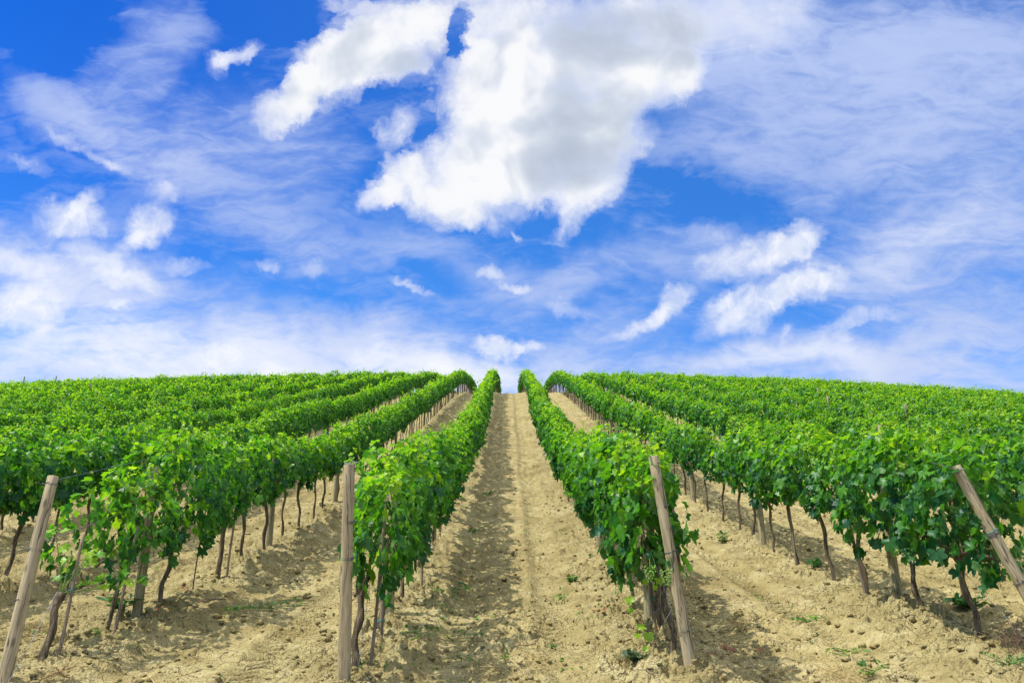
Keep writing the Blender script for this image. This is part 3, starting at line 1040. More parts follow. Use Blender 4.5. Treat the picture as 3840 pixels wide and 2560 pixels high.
HERO_LABEL = {  # the ones at the row ends
    ('L', 1, 0): 'stubby gnarled vine with a few pale shoots, beside the leaning post at the picture edge',
    ('L', 1, 1): 'young staked vine under the tall leafy end of the second row left',
    ('L', 1, 2): 'bushy vine behind the first line post of the second row left of the track',
    ('L', 1, 3): 'thick black trunked vine standing alone past the gap with a rusty rod',
    ('L', 0, 0): 'dark trunked vine directly behind the upright end post at the shaded track edge',
    ('L', 0, 1): 'leafy vine tied with green bands next to the first line post, shaded track edge',
    ('R', 0, 0): 'gnarled vine with a bright low sucker, behind the leaning post, sunny track edge',
    ('R', 0, 1): 'vine hung with green grape bunches, second in the row at the sunny track edge',
    ('R', 1, 0): 'end vine with big blue-green leaves next to the strongly leaning post on the right',
    ('R', 1, 1): 'vine with a slanting bare trunk just downhill of the first line post, second row right',
}


def hero_parts(kind, rng):
    """a vine of its own for the row ends, where every leaf shows"""
    kw = dict(n=450, width=0.25, top=1.64, bottom=0.78, shoots=8)
    tk = dict(height=0.74, r=0.024, gnarl=1.1, lean=(0, 0.05))
    if kind == ('L', 1, 0):
        kw = dict(n=0, shoots=0)
        tk = dict(height=0.52, r=0.027, gnarl=0.8, lean=(-0.03, 0.10))
    elif kind == ('L', 1, 1):
        kw = dict(n=430, width=0.27, top=1.42, bottom=0.58, shoots=5, young=0.08, half_len=0.60)
        tk = dict(height=0.66, r=0.021, gnarl=0.5, lean=(0.02, 0.10))
    elif kind == ('L', 1, 2):
        kw = dict(n=1100, width=0.38, top=1.80, bottom=0.66, shoots=13, half_len=0.74)
    elif kind == ('L', 1, 3):
        tk = dict(height=0.80, r=0.032, gnarl=0.7, lean=(0.0, 0.0))
        kw = dict(n=360, width=0.20, top=1.60, bottom=0.86, shoots=5)
    elif kind == ('L', 0, 0):
        kw = dict(n=330, width=0.17, top=1.50, bottom=0.62, shoots=7, half_len=0.46, young=0.03, size=0.15)
        tk = dict(height=0.62, r=0.026, gnarl=1.0, lean=(0.0, 0.05))
    elif kind == ('L', 0, 1):
        kw = dict(n=540, width=0.225, top=1.68, bottom=0.66, shoots=10, half_len=0.62)
    elif kind == ('R', 0, 0):
        kw = dict(n=330, width=0.165, top=1.58, bottom=0.70, shoots=9, half_len=0.46, young=0.04, size=0.15)
        tk = dict(height=0.80, r=0.031, gnarl=1.3, lean=(-0.06, 0.10))
    elif kind == ('R', 0, 1):
        kw = dict(n=470, width=0.20, top=1.68, bottom=0.60, shoots=11, half_len=0.56)
    elif kind == ('R', 1, 0):
        kw = dict(n=600, width=0.32, top=1.58, bottom=0.58, shoots=9, half_len=0.62, young=-0.05, size=0.155)
        tk = dict(height=0.72, r=0.026, gnarl=1.0, lean=(-0.04, 0.06))
    elif kind == ('R', 1, 1):
        kw = dict(n=660, width=0.34, top=1.70, bottom=0.62, shoots=10, half_len=0.62, young=-0.03, size=0.152)
        tk = dict(height=0.74, r=0.025, gnarl=1.1, lean=(-0.05, -0.10))
    lv, st = foliage_geo(rng, **kw) if kw['n'] else (Geo(), [])
    tr, tp = trunk_geo(rng, sides=12, **tk)
    if kind == ('L', 1, 0):                                     # a cut-back stump with four thin shoots of its own
        for dx, dy, dz, m in ((-0.10, -0.12, 0.52, 6), (0.16, 0.05, 0.36, 7), (0.30, 0.25, 0.20, 9), (0.45, 0.55, 0.14, 12), (-0.05, 0.10, 0.30, 5)):
            t = np.linspace(0, 1, 8)
            pts = np.stack([tp[0] + dx * t, tp[1] + dy * t, tp[2] - 0.02 + dz * t ** 0.8], -1)
            st.append(Geo().tube(pts, np.linspace(0.006, 0.002, 8), 5, True, 0.9))
            f = rng.uniform(0.3, 1.0, m)
            base = np.stack([np.interp(f, t, pts[:, c]) for c in range(3)], -1)
            a = rng.uniform(0, 6.28, m)
            ow = np.stack([np.cos(a), np.sin(a), rng.uniform(-0.2, 0.5, m)], -1)
            sz = rng.uniform(0.06, 0.14, m)
            place_leaves(lv, base + ow * sz[:, None] * 0.4, np.stack([np.cos(a) * 0.4, np.full(m, -0.7), np.full(m, 0.7)], -1) + rng.normal(0, 0.3, (m, 3)),
                         ow + np.array([0, 0, -0.5]), sz, np.clip(rng.normal(0.72, 0.18, m), 0, 1), rng)
    if kind == ('R', 0, 0):                                     # the sucker low on its trunk
        t = np.linspace(0, 1, 8)
        pts = np.stack([-0.02 - 0.20 * t, -0.03 - 0.10 * t, 0.12 + 0.34 * t - 0.05 * np.sin(t * 3)], -1)
        st.append(Geo().tube(pts, np.linspace(0.005, 0.002, 8), 5, True, 0.9))
        base = np.array([[-0.06, -0.05, 0.10], [-0.05, -0.07, 0.20], [-0.11, -0.09, 0.26], [-0.14, -0.10, 0.19], [-0.19, -0.11, 0.38], [-0.20, -0.12, 0.46], [0.02, -0.06, 0.56], [-0.06, -0.07, 0.60], [0.05, -0.05, 0.62]])
        m = len(base)
        place_leaves(lv, base, np.array([[0, -0.8, 0.5]] * m) + rng.normal(0, 0.25, (m, 3)), rng.normal(0, 0.4, (m, 3)) + [0, 0, -0.9], rng.uniform(0.07, 0.12, m), rng.uniform(0.75, 1.0, m), rng)
    d = dict(leaves=lv.mesh('foliage', M_LEAF), shoots=[s.mesh('shoot', M_STEM) for s in st], trunk=tr.mesh('trunk', M_BARK),
             arms=[arm_geo(rng, tp, s).mesh('cordon_arm', M_BARK) for s in (1, -1)])
    if kind == ('L', 1, 0):
        d['arms'] = d['arms'][:1]
    if kind[0] == 'R' and kind[1] == 0:
        d['grapes'] = [grape_geo(rng, (x, y, z + SHEAR * y), 40).mesh('grape_bunch', M_GRAPE) for x, y, z in
                       ((-0.10, -0.50, 0.80), (0.02, -0.52, 0.78), (-0.20, -0.42, 0.84), (0.14, -0.48, 0.82))[: 4 if kind[2] == 1 else 2]]
    if kind == ('R', 1, 1):
        d['grapes'] = [grape_geo(rng, (x, y, z + SHEAR * y), 40).mesh('grape_bunch', M_GRAPE) for x, y, z in ((-0.33, 0.30, 0.84), (-0.30, 0.42, 0.90))]
    return d


rngp = np.random.default_rng(11)
far_spots = []
for i, s in enumerate(SPOTS):
    if i not in single:
        far_spots.append(s)
        continue
    key = (s[2], s[3], s[4])
    if s[5]:
        lab = f'{LOOKS[(s[4] * 3 + s[3]) % 4]} green vine, {ordinal(s[4] + 1)} up the {row_phrase(s[2], s[3])}'
    else:
        lab = f'{LOOKS[(s[4] * 3 + s[3]) % 4]} vine, {ordinal(s[4] + 1)} from the picture edge, {row_phrase(s[2], s[3])}'
    if key in HERO_LABEL:
        make_vine(s, None, HERO_LABEL[key], rngp, True, hero_parts(key, np.random.default_rng(hash(key[1:]) % 1000 + (7 if key[0] == 'L' else 3))))
    else:
        make_vine(s, STOCK[rngp.integers(0, len(STOCK))], lab, rngp, parts=math.hypot(s[0], s[1]) < 14)


# ------------------------------------------------------------------ all the vines further up the hill, as one mass
def far_vines():
    rng = np.random.default_rng(404)
    S_ = np.array([(s[0], s[1], s[3]) for s in far_spots])
    w = ground_soft(S_[:, 0], S_[:, 1])
    base = hill_to_world(S_[:, 0], S_[:, 1], w)
    slope = np.array([local_tilt(a, b) for a, b in S_[:, :2]]) + math.radians(14.0)
    tans = np.tan(slope)
    V, F, A, n0 = [], [], [], 0
    per = 250
    N = len(S_)
    rep = np.repeat(np.arange(N), per)
    n = len(rep)
    lump = rng.uniform(0, 6.28, (6, N))[:, rep]
    vig = np.where(rng.random(N) < 0.035, -0.35, rng.normal(0, 0.085, N))[rep]
    x, y, z, zf, side = hedge_points(n, rng, 0.54, 0.86 + 0 * vig, 1.58 + vig, 0.21 + 0.3 * vig, lump)
    up = rng.random(n) < 0.10                                  # leaves of the shoots above the hedge
    sk = rng.integers(0, 5, n)
    sy, sx, sl = rng.uniform(-0.5, 0.5, (N, 5)), rng.normal(0, 0.10, (N, 5)), rng.uniform(0.08, 0.42, (N, 5))
    su = rng.random(n)
    z = np.where(up, 1.50 + vig + su * sl[rep, sk], z)
    x = np.where(up, sx[rep, sk] * (1 + su) + rng.normal(0, 0.03, n), x)
    y = np.where(up, sy[rep, sk] + rng.normal(0, 0.03, n), y)
    zf = np.where(up, 1.0, zf)
    nrm, tip = leaf_frames(x, y, zf, side, rng, n)
    pos = base[rep] + np.stack([x, y, z + tans[rep] * y], -1)
    size = 0.150 * rng.uniform(0.75, 1.25, n) * np.where(up, 0.62, 1.1 - 0.25 * zf)
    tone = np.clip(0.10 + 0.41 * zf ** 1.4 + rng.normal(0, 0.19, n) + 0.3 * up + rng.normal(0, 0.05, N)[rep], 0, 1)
    zz = norm(nrm)
    yy = norm(tip - zz * np.sum(tip * zz, -1, keepdims=True))
    xx = np.cross(yy, zz)
    # a folded five-cornered leaf: stalk, two shoulders, tip, raised along the midrib
    prof = np.array([[0, -0.32, 0.02], [0.50, 0.02, 0.10], [0.30, 0.42, 0.04], [0, 0.62, -0.12], [-0.30, 0.42, 0.04], [-0.50, 0.02, 0.10]])
    v = pos[:, None, :] + size[:, None, None] * (prof[None, :, 0:1] * xx[:, None] + prof[None, :, 1:2] * yy[:, None] + prof[None, :, 2:3] * zz[:, None])
    q = np.array([[0, 1, 2, 3], [0, 3, 4, 5]])[None] + (np.arange(n) * 6)[:, None, None]
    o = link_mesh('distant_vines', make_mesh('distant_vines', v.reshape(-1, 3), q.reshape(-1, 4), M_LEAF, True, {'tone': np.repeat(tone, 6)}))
    tag(o, 'mass of leafy green vine rows running over the brow of the hill', kind='stuff')
    # their trunks, seen under the canopies near the brow
    g = Geo()
    for i in range(N):
        if S_[i, 2] > 6:
            continue
        b = base[i]
        lx, ly = rng.normal(0, 0.04), rng.normal(0, 0.05)
        t = np.linspace(0, 1, 5)
        pts = np.stack([b[0] + lx * t + 0.02 * np.sin(t * 6 + i), b[1] + ly * t, b[2] - 0.1 + 0.98 * t], -1)
        g.tube(pts, 0.026 * rng.uniform(0.75, 1.2) * (1.15 - 0.2 * t), 6)
    tk = link_mesh('distant_trunks', g.mesh('distant_trunks', M_BARK))
    tag(tk, 'dark vine trunks under the far canopies near the brow of the hill', kind='stuff')


far_vines()

# ------------------------------------------------------------------ posts
def post_mesh(name, length, r, mat, rng, taper=0.80, sides=18, wob=0.006, bury=0.35):
    g = Geo()
    n = 14
    t = np.linspace(0, 1, n)
    p1, p2 = rng.uniform(0, 6, 2)
    pts = np.stack([wob * np.sin(t * 4 + p1), wob * np.sin(t * 3 + p2), -bury + t * (length + bury)], -1)
    pts = np.vstack([pts, pts[-1] + [0, 0, 0.004]])
    rad = np.append(r * (1 - (1 - taper) * t), r * taper * 0.94)
    ang = np.arange(sides)
    g.tube(pts, rad, sides, True, 0.0, 0.012, rng)
    return g.mesh(name, mat)


def ring_geo(z, r, turns=2, wire=0.0028, rng=None, pts_at=None, gap=0.012):
    """wire wound round a post"""
    g = Geo()
    n = 26 * turns
    a = np.linspace(0, 2 * np.pi * turns, n)
    zz = z + np.linspace(0, gap * turns, n) + 0.006 * np.sin(a + 1.0)
    pts = np.stack([np.cos(a) * (r + wire), np.sin(a) * (r + wire), zz], -1)
    g.tube(pts, wire, 5)
    tw = np.linspace(0, 1, 8)
    p0 = np.array([0, -(r + wire), z + gap])
    g.tube(p0 + np.stack([0.03 * np.sin(tw * 9) * tw * 0.3 + 0.010 * tw, -0.022 * tw, 0.004 * np.sin(tw * 12)], -1), wire, 5)
    return g


def orient(base, top):
    d = (top - base).normalized()
    return d.to_track_quat('Z', 'X').to_euler(), (top - base).length


rngq = np.random.default_rng(31)
END = [  # base (u, v), top (u, v, w over the hill frame), radius, label, heights of its wire windings
    ((5.74, -3.60), (6.34, -3.60, 1.55), 0.051, 'thick weathered end post leaning uphill at the picture edge, second row left of the track', [(0.56, 1, M_TIE), (0.92, 2, M_TIE), (1.44, 1, M_WIRE)]),
    ((5.78, -1.185), (5.93, -1.172, 1.70), 0.050, 'upright grey end post with wire windings at the shaded edge of the central track', [(0.86, 2, M_TIE), (1.12, 2, M_TIE), (1.55, 1, M_WIRE)]),
    ((5.96, 1.36), (6.36, 1.155, 1.71), 0.049, 'split grey end post leaning towards the track at its sunny edge', [(0.30, 1, M_TIE), (0.88, 1, M_TIE), (1.22, 2, M_TIE), (1.56, 1, M_WIRE)]),
    ((5.90, 4.10), (6.42, 3.605, 1.63), 0.050, 'long brown-streaked end post leaning strongly at the end of the second row right', [(0.62, 1, M_TIE), (0.99, 2, M_TIE), (1.02, 1, M_GREENTIE), (1.52, 1, M_WIRE)]),
]
END_TOP = []
for (bu, bv), (tu, tv, tw), r, lab, rings in END:
    b, t = at_soft(bu, bv), S(tu, tv, tw)
    rot, ln = orient(b, t)
    root = empty('end_post', b, rot)
    tag(root, lab, 'post', 'end posts of the vine rows')
    pole = link_mesh('pole', post_mesh('pole', ln, r, M_POST, rngq), root)
    for z, turns, m in rings:
        link_mesh('wire_tie', ring_geo(z, r * (1 - 0.2 * z / ln), turns, 0.0030, rngq).mesh('wire_tie', m), root)
    END_TOP.append((b, t))

LINE_LABELS = {}
line_mesh = [post_mesh('pole', 1.46, rr, M_LINE, rngq) for rr in (0.050, 0.053, 0.047)]


def line_post(u, v, label, mesh, h_off=0.0, ties=True):
    root = empty('line_post', at_soft(u, v, h_off), (rngq.normal(0, 0.015), rngq.normal(0, 0.012), rngq.uniform(0, 6.28)))
    tag(root, label, 'post', 'wooden line posts along the vine rows')
    link_mesh('pole', mesh, root)
    if ties:
        for z in (0.46, 0.80):
            link_mesh('wire_tie', ring_geo(z, 0.050, 1, 0.0026, rngq).mesh('wire_tie', M_TIE), root)
    return root


LINE_U = {('L', 0): [7.98, 12.7], ('L', 1): [7.89, 12.2], ('R', 0): [7.72, 12.0], ('R', 1): [8.03, 12.3], ('L', 2): [9.0], ('R', 2): [9.2]}
for (side, ri), us in LINE_U.items():
    rv = (ROW_L if side == 'L' else ROW_R)[ri]
    while us[-1] < 82:
        us.append(us[-1] + 4.45 + rngq.normal(0, 0.12))
    for k, u in enumerate(us):
        v = rv + (0.02 if side == 'R' else -0.02)
        if abs(v) > 0.645 * u + 0.6:
            continue
        line_post(u, v, f'round pale wood line post, {ordinal(k + 1)} up the {row_phrase(side, ri)}', line_mesh[k % 3], 0.0, u < 14)

# grey post heads that stick out of the outer rows' leaves
HEADS = [((13.2, ROW_R[2]), 0.40, 'thin leaning grey post head poking out of leaves behind the strongly leaning end post'),
         ((35.8, ROW_R[5]), 0.34, 'small dark post head high in the right-hand vines, uphill one of a pair'),
         ((28.4, ROW_R[4]), 0.32, 'small dark post head high in the right-hand vines, downhill one of a pair'),
         ((22.6, ROW_R[4]), 0.40, 'grey post head alone among leaves right of the pair of dark ones'),
         ((54.2, ROW_L[13]), 0.62, 'thin dark post head against the sky, near the picture edge on the left skyline'),
         ((53.7, ROW_L[12]), 0.58, 'thin dark post head against the sky, next inward on the left skyline'),
         ((39.3, ROW_L[8]), 0.36, 'dark post head below the left skyline amid the vines')]
for (u, v), more, lab in HEADS:
    line_post(u, v - 0.05, lab, post_mesh('pole', 1.46 + more, 0.047, M_LINE, rngq), 0.0, False)


# ------------------------------------------------------------------ wires
def wire_obj(name, pts, r, label, mat=None, knots=False):
    g = Geo()
    g.tube(np.array(pts), r, 5)
    if knots:
        p = np.array(pts)
        for f in (0.10, 0.16, 0.21, 0.27, 0.36):
            i = f * (len(p) - 1)
            c = p[int(i)] + (p[int(i) + 1] - p[int(i)]) * (i % 1)
            t = np.linspace(0, 14, 30)
            d = (p[1] - p[0]) / np.linalg.norm(p[1] - p[0])
            g.tube(c + d * (t[:, None] - 7) * 0.007 + np.stack([0.007 * np.cos(t * 2), 0 * t, 0.007 * np.sin(t * 2)], -1), r * 0.8, 4)
    o = link_mesh(name, g.mesh(name, mat or M_WIRE))
    tag(o, label, 'wire', 'trellis wires of the vine rows')
    return o


for (b, t), (side, ri), nm in zip(END_TOP, (('L', 1), ('L', 0), ('R', 0), ('R', 1)),
                                  ('thick leaning post at the left picture edge', 'upright post at the shaded track edge', 'split leaning post at the sunny track edge', 'strongly leaning post on the right')):
    rv = (ROW_L if side == 'L' else ROW_R)[ri]
    ln = (t - b).length
    for f, hh, what in ((0.985, 1.60, 'top'), (0.66, 1.14, 'middle'), (0.42, 0.74, 'lowest')):
        p0 = b + (t - b) * f
        pts = [p0 + Vector((0, 0.03, 0))]
        for u in list(np.arange(7.9, 40, 1.6)):
            pts.append(at_soft(u, rv + 0.03 * math.sin(u), hh + 0.01 * math.sin(u * 3)))
        wire_obj('trellis_wire', pts, 0.0018, f'{what} wire strained from the {nm}', None, what == 'top')

# slack anchor wires that run from the posts down to the soil
pA = END_TOP[3][0] + (END_TOP[3][1] - END_TOP[3][0]) * 0.42
pB = at_soft(5.35, 3.82, 0.0)
tt = np.linspace(0, 1, 12)
def sagline(a, b, sag):
    return [Vector(a).lerp(Vector(b), float(x)) + Vector((0, 0, -sag * 4 * x * (1 - x))) for x in tt]
wire_obj('anchor_wire', sagline(at_soft(6.75, 3.90, 0.55), pB, 0.04), 0.0022, 'slack twisted wire slanting from the end vine down to dry brush on the right')
wire_obj('anchor_wire', sagline(at_soft(6.30, -3.62, 0.52), at_soft(5.45, -3.45, 0.0), 0.03), 0.0022, 'slack wire slanting from the stubby vine down to soil by the thick leaning post')
wire_obj('anchor_wire', sagline(at_soft(6.2, -1.10, 0.62), at_soft(6.0, -1.12, 0.02), 0.02), 0.002, 'thin wire hanging beside the dark trunk behind the upright end post')
pC = END_TOP[2][0] + (END_TOP[2][1] - END_TOP[2][0]) * 0.51
wire_obj('anchor_wire', sagline(pC + Vector((-0.14, 0.05, 0.03)), pC + Vector((-0.02, 0.0, -0.36)), 0.0) + [pC + Vector((-0.06, 0, -0.42)), pC + Vector((-0.09, 0, -0.47))], 0.0024,
         'loose bent wire end curling beside the split leaning post')


# ------------------------------------------------------------------ stakes
def stake(u, v, h, r, lean, label, mat=None, name='training_stake', tie=None):
    g = Geo()
    n = 9
    t = np.linspace(0, 1, n)
    g.tube(np.stack([lean[0] * t + 0.006 * np.sin(t * 5 + u), lean[1] * t, -0.15 + (h + 0.15) * t], -1), r * (1.08 - 0.16 * t), 8, True, 0.0, 0.03, rngq)
    root = empty(name, at_soft(u, v))
    tag(root, label, 'stake', 'stakes beside the vines')
    link_mesh('shaft', g.mesh('shaft', mat or M_STAKE), root)
    for z in tie or []:
        tg = ring_geo(z, r * 1.9, 2, 0.0030, rngq)
        o = link_mesh('green_tie', tg.mesh('green_tie', M_GREENTIE), root)
        o.location = (lean[0] * z / h, lean[1] * z / h, 0)
    return root


stake(6.33, -3.55, 0.98, 0.013, (-0.05, 0.20), 'thin leaning grey stake tied with green to the stubby vine', tie=[0.52])
stake(7.22, -3.55, 0.95, 0.015, (0.05, 0.10), 'thin stake bound to the young vine in the second row left', tie=[0.50])
stake(9.10, -3.58, 1.0, 0.007, (0.02, 0.05), 'thin rusty iron rod standing in the gap of the second row left', M_RUST, 'iron_rod')
stake(9.98, -3.50, 1.05, 0.014, (0.02, 0.0), 'straight stake against the thick black trunk past the gap')
stake(6.18, -1.07, 1.25, 0.013, (0.06, 0.12), 'slim stake between the upright end post and the vine behind it', tie=[0.55])
stake(7.10, -1.14, 0.85, 0.020, (0.03, 0.05), 'short stake with three green ties beside the first line post, shaded track edge', tie=[0.12, 0.42, 0.72])
stake(9.20, -0.98, 0.95, 0.013, (-0.04, 0.05), 'thin bare stick standing at the shaded track edge, second vine gap')
stake(6.40, 1.41, 1.25, 0.015, (0.0, 0.10), 'stake hidden between the split leaning post and its gnarled vine')
stake(6.95, 1.28, 0.95, 0.016, (-0.03, 0.05), 'stake with green tie beside the vine hung with grapes', tie=[0.34])
stake(8.55, 3.83, 1.25, 0.018, (-0.10, 0.05), 'brown stake leaning on the vine uphill of the first line post, second row right')
stake(10.7, 3.86, 1.15, 0.013, (-0.03, 0.03), 'thin stake in the leaves further up the second row right')


# ------------------------------------------------------------------ weeds, cuttings, straw
def rosette(u, v, label, mat, rng, n, h, spread, leaf, tone=0.4, name='weed', cat='weed', thin=0.35, low=False):
    """a low plant: stems from one root with long leaves"""
    root = empty(name, at(u, v, -0.01), (0, 0, rng.uniform(0, 6)))
    tag(root, label, cat)
    st, lf = Geo(), Geo()
    for k in range(n):
        a = rng.uniform(0, 6.28)
        e = rng.uniform(0.25, 1.0)
        ln = h * rng.uniform(0.55, 1.1)
        out = np.array([math.cos(a), math.sin(a), 0]) * spread * e
        t = np.linspace(0, 1, 6)
        pts = out[None] * (t ** 1.2)[:, None] + np.stack([0 * t, 0 * t, ln * t * (1 - 0.35 * e * t)], -1)
        st.tube(pts, np.linspace(0.003, 0.0012, 6), 4, True, 0.5)
        m = int(rng.integers(4, 8))
        f = rng.uniform(0.2, 1.0, m)
        base = np.stack([np.interp(f, t, pts[:, c]) for c in range(3)], -1)
        b = rng.uniform(0, 6.28, m)
        d = norm(np.stack([np.cos(b), np.sin(b), rng.uniform(0.1, 0.9, m)], -1) + out[None] / max(spread, 0.01))
        up = np.array([0, 0, 1.0]) + rng.normal(0, 0.35, (m, 3))
        sd = norm(np.cross(d, up))
        L = leaf * rng.uniform(0.6, 1.2, m)
        for i in range(m):
            w = L[i] * thin * 0.5
            p = base[i]
            q = [p, p + d[i] * L[i] * 0.35 + sd[i] * w, p + d[i] * L[i] * 0.75 + sd[i] * w * 0.8 + [0, 0, -0.06 * L[i]], p + d[i] * L[i] + [0, 0, -0.2 * L[i]],
                 p + d[i] * L[i] * 0.75 - sd[i] * w * 0.8 + [0, 0, -0.06 * L[i]], p + d[i] * L[i] * 0.35 - sd[i] * w, p + d[i] * L[i] * 0.5 + [0, 0, -0.05 * L[i]]]
            lf.add(np.array(q), None, np.array([[0, 1, 6], [1, 2, 6], [2, 3, 6], [3, 4, 6], [4, 5, 6], [5, 0, 6]]), np.clip(tone + rng.normal(0, 0.15), 0, 1))
    link_mesh('stems', st.mesh('stems', mat), root)
    link_mesh('foliage', lf.mesh('foliage', mat), root)
    return root


rw = np.random.default_rng(91)
rosette(7.80, -3.76, 'bushy dark green weed at the foot of the first line post, second row left', M_WEED, rw, 16, 0.24, 0.20, 0.10, 0.35, thin=0.42)
rosette(6.28, 0.98, 'low grey-green woolly weed by the split leaning post at the sunny track edge', M_SAGE, rw, 30, 0.13, 0.15, 0.055, 0.4, thin=0.36)
rosette(9.95, 0.80, 'small green weed on the bank of the sunny track edge', M_WEED, rw, 7, 0.09, 0.07, 0.08, 0.5, thin=0.3)
rosette(6.1, -3.78, 'tiny bright weed between the thick leaning post and stubby vine', M_WEED, rw, 6, 0.06, 0.08, 0.05, 0.85)
rosette(7.12, -3.62, 'small fresh weed at the foot of the young staked vine', M_WEED, rw, 6, 0.10, 0.06, 0.05, 0.7)
rosette(7.15, 0.42, 'tiny seedling alone on the sunny wheel track', M_WEED, rw, 4, 0.07, 0.03, 0.05, 0.6)
rosette(6.45, -0.02, 'tiny seedling beside straw in the middle of the track', M_WEED, rw, 4, 0.08, 0.05, 0.07, 0.75, thin=0.2)
rosette(7.6, 1.62, 'thin upright grass tuft in shade beyond the split leaning post', M_WEED, rw, 8, 0.20, 0.05, 0.12, 0.4, 'grass_tuft', 'grass', thin=0.08)
rosette(12.9, 3.45, 'green weed at the foot of a vine in the second row right', M_WEED, rw, 9, 0.22, 0.10, 0.10, 0.6)
rosette(10.4, 3.98, 'dark leafy weed in shade under the second row right', M_WEED, rw, 9, 0.15, 0.15, 0.10, 0.3)
rosette(8.35, 4.85, 'spreading dark weed on bare soil behind the strongly leaning post', M_WEED, rw, 16, 0.12, 0.24, 0.11, 0.4, thin=0.45)
rosette(5.82, 3.62, 'scruffy green weed at the picture corner under dry brush', M_WEED, rw, 18, 0.14, 0.20, 0.05, 0.4, thin=0.25)


def cut_shoot(u, v, length, ang, label, rng, n=26, mat=None, lift=0.03, size=0.08, curl=0.15):
    """a pruned shoot lying on the soil with wilting leaves"""
    root = empty('cut_shoot', at_soft(u, v, 0.015))
    tag(root, label, 'cutting')
    st, lf = Geo(), Geo()
    dirv = S(math.cos(ang), math.sin(ang), 0)
    sidev = S(-math.sin(ang), math.cos(ang), 0)
    for b in range(3):
        t = np.linspace(0, 1, 10)
        off = rng.normal(0, 0.05)
        pts = np.array([(dirv * length * (x - 0.5) * rng.uniform(0.97, 1.03) + sidev * (off + curl * length * (x - 0.5) ** 2 * 2)) for x in t])
        pts[:, 2] += lift + 0.02 * np.sin(t * 7 + b)
        st.tube(pts, np.linspace(0.005, 0.002, 10), 5, True, 0.8)
        m = n // 3
        f = rng.uniform(0, 1, m)
        base = np.stack([np.interp(f, t, pts[:, c]) for c in range(3)], -1) + rng.normal(0, 0.02, (m, 3))
        base[:, 2] = np.maximum(base[:, 2], 0.01)
        sz = size * rng.uniform(0.5, 1.1, m)
        place_leaves(lf, base, np.array([[0, -0.3, 1.0]]) + rng.normal(0, 0.4, (m, 3)), np.array(dirv)[None] * 0.8 + rng.normal(0, 0.5, (m, 3)), sz,
                     np.clip(rng.normal(0.38, 0.22, m), 0, 1), rng, True)
    link_mesh('stems', st.mesh('stems', M_STEM), root)
    link_mesh('foliage', lf.mesh('foliage', M_CUT), root)
    return root


rc = np.random.default_rng(17)
cut_shoot(8.55, -2.62, 0.85, math.radians(62), 'long green pruned shoot lying across the lane left of the upright end post', rc, 36)
cut_shoot(9.35, -0.72, 0.50, math.radians(70), 'dark green clump of cut shoots in the shade of the central track', rc, 36)
cut_shoot(14.2, -0.55, 0.6, math.radians(30), 'cut leaves lying in the shaded wheel track, lower of two patches', rc, 24)
cut_shoot(18.5, -0.55, 0.8, math.radians(20), 'cut leaves lying in the shaded wheel track, upper of two patches', rc, 30)
cut_shoot(8.0, 2.95, 0.45, math.radians(80), 'yellow-green cut shoot on sunlit soil between the two leaning posts', rc, 16)
cut_shoot(6.05, 2.75, 0.35, math.radians(60), 'small bright cut shoot near the bottom of the picture', rc, 10)
cut_shoot(6.7, 2.80, 0.35, math.radians(85), 'little green cutting on pale soil below the end vine', rc, 8)
cut_shoot(7.3, -0.80, 0.4, math.radians(75), 'sparse green cutting on the bank below the first line post', rc, 8)
cut_shoot(9.3, 0.62, 0.45, math.radians(20), 'faded cutting on the sunny wheel track', rc, 10)


def straw(u, v, label, n, spread, length, rng, mat=M_STRAW, name='straw_tuft', cat='straw', up=0.25, r=0.0024):
    root = empty(name, at_soft(u, v, 0.02))
    tag(root, label, cat)
    g = Geo()
    for k in range(n):
        p = np.array(S(rng.normal(0, spread), rng.normal(0, spread), 0))
        a = rng.uniform(0, 6.28)
        L = length * rng.uniform(0.4, 1.2)
        d = np.array(S(math.cos(a), math.sin(a), 0)) + [0, 0, rng.uniform(-0.1, up * 2)]
        t = np.linspace(-0.5, 0.5, 6)
        bend = rng.normal(0, 0.25, 3)
        pts = p + d * L * t[:, None] + bend * L * (t ** 2)[:, None] + [0, 0, 0.012 + up * 0.1]
        g.tube(pts, r * rng.uniform(0.6, 1.3), 4)
    o = link_mesh('stalks', g.mesh('stalks', mat), root)
    return root


rs = np.random.default_rng(55)
straw(6.02, 2.42, 'heap of yellow straw on the soil near the bottom picture edge', 60, 0.11, 0.22, rs, up=0.35)
straw(6.30, 2.05, 'scatter of thin straw below the sunlit lane, uphill of the straw heap', 22, 0.14, 0.30, rs)
straw(7.75, 2.25, 'round tangle of dry grass on the lane between the leaning posts', 45, 0.08, 0.20, rs, up=0.3)
straw(9.6, 2.15, 'small dry grass tuft further up the lane between the leaning posts', 25, 0.06, 0.20, rs, up=0.5)
straw(6.38, 0.10, 'loose pale straw lying in the middle of the central track', 26, 0.12, 0.26, rs)
straw(7.0, 2.6, 'bleached stalks on bare soil below the second row right', 14, 0.16, 0.28, rs)
straw(6.15, 4.02, 'grey tangled dry brush at the foot of the strongly leaning post', 150, 0.13, 0.26, rs, M_TWIG, 'dry_brush', 'brush', 0.7, 0.0018)
straw(6.0, -2.7, 'long thin runner stem lying on the soil at the bottom left', 3, 0.05, 0.9, rs, M_STRAW, 'dead_runner', 'runner', 0.05, 0.0035)
straw(10.0, 3.4, 'bare grey twig lying on the bank of the second row right', 2, 0.03, 0.6, rs, M_TWIG, 'dead_twig', 'twig', 0.2, 0.005)
straw(8.7, -3.3, 'bare twig lying under the rusty iron rod', 2, 0.03, 0.6, rs, M_TWIG, 'dead_twig', 'twig', 0.1, 0.005)
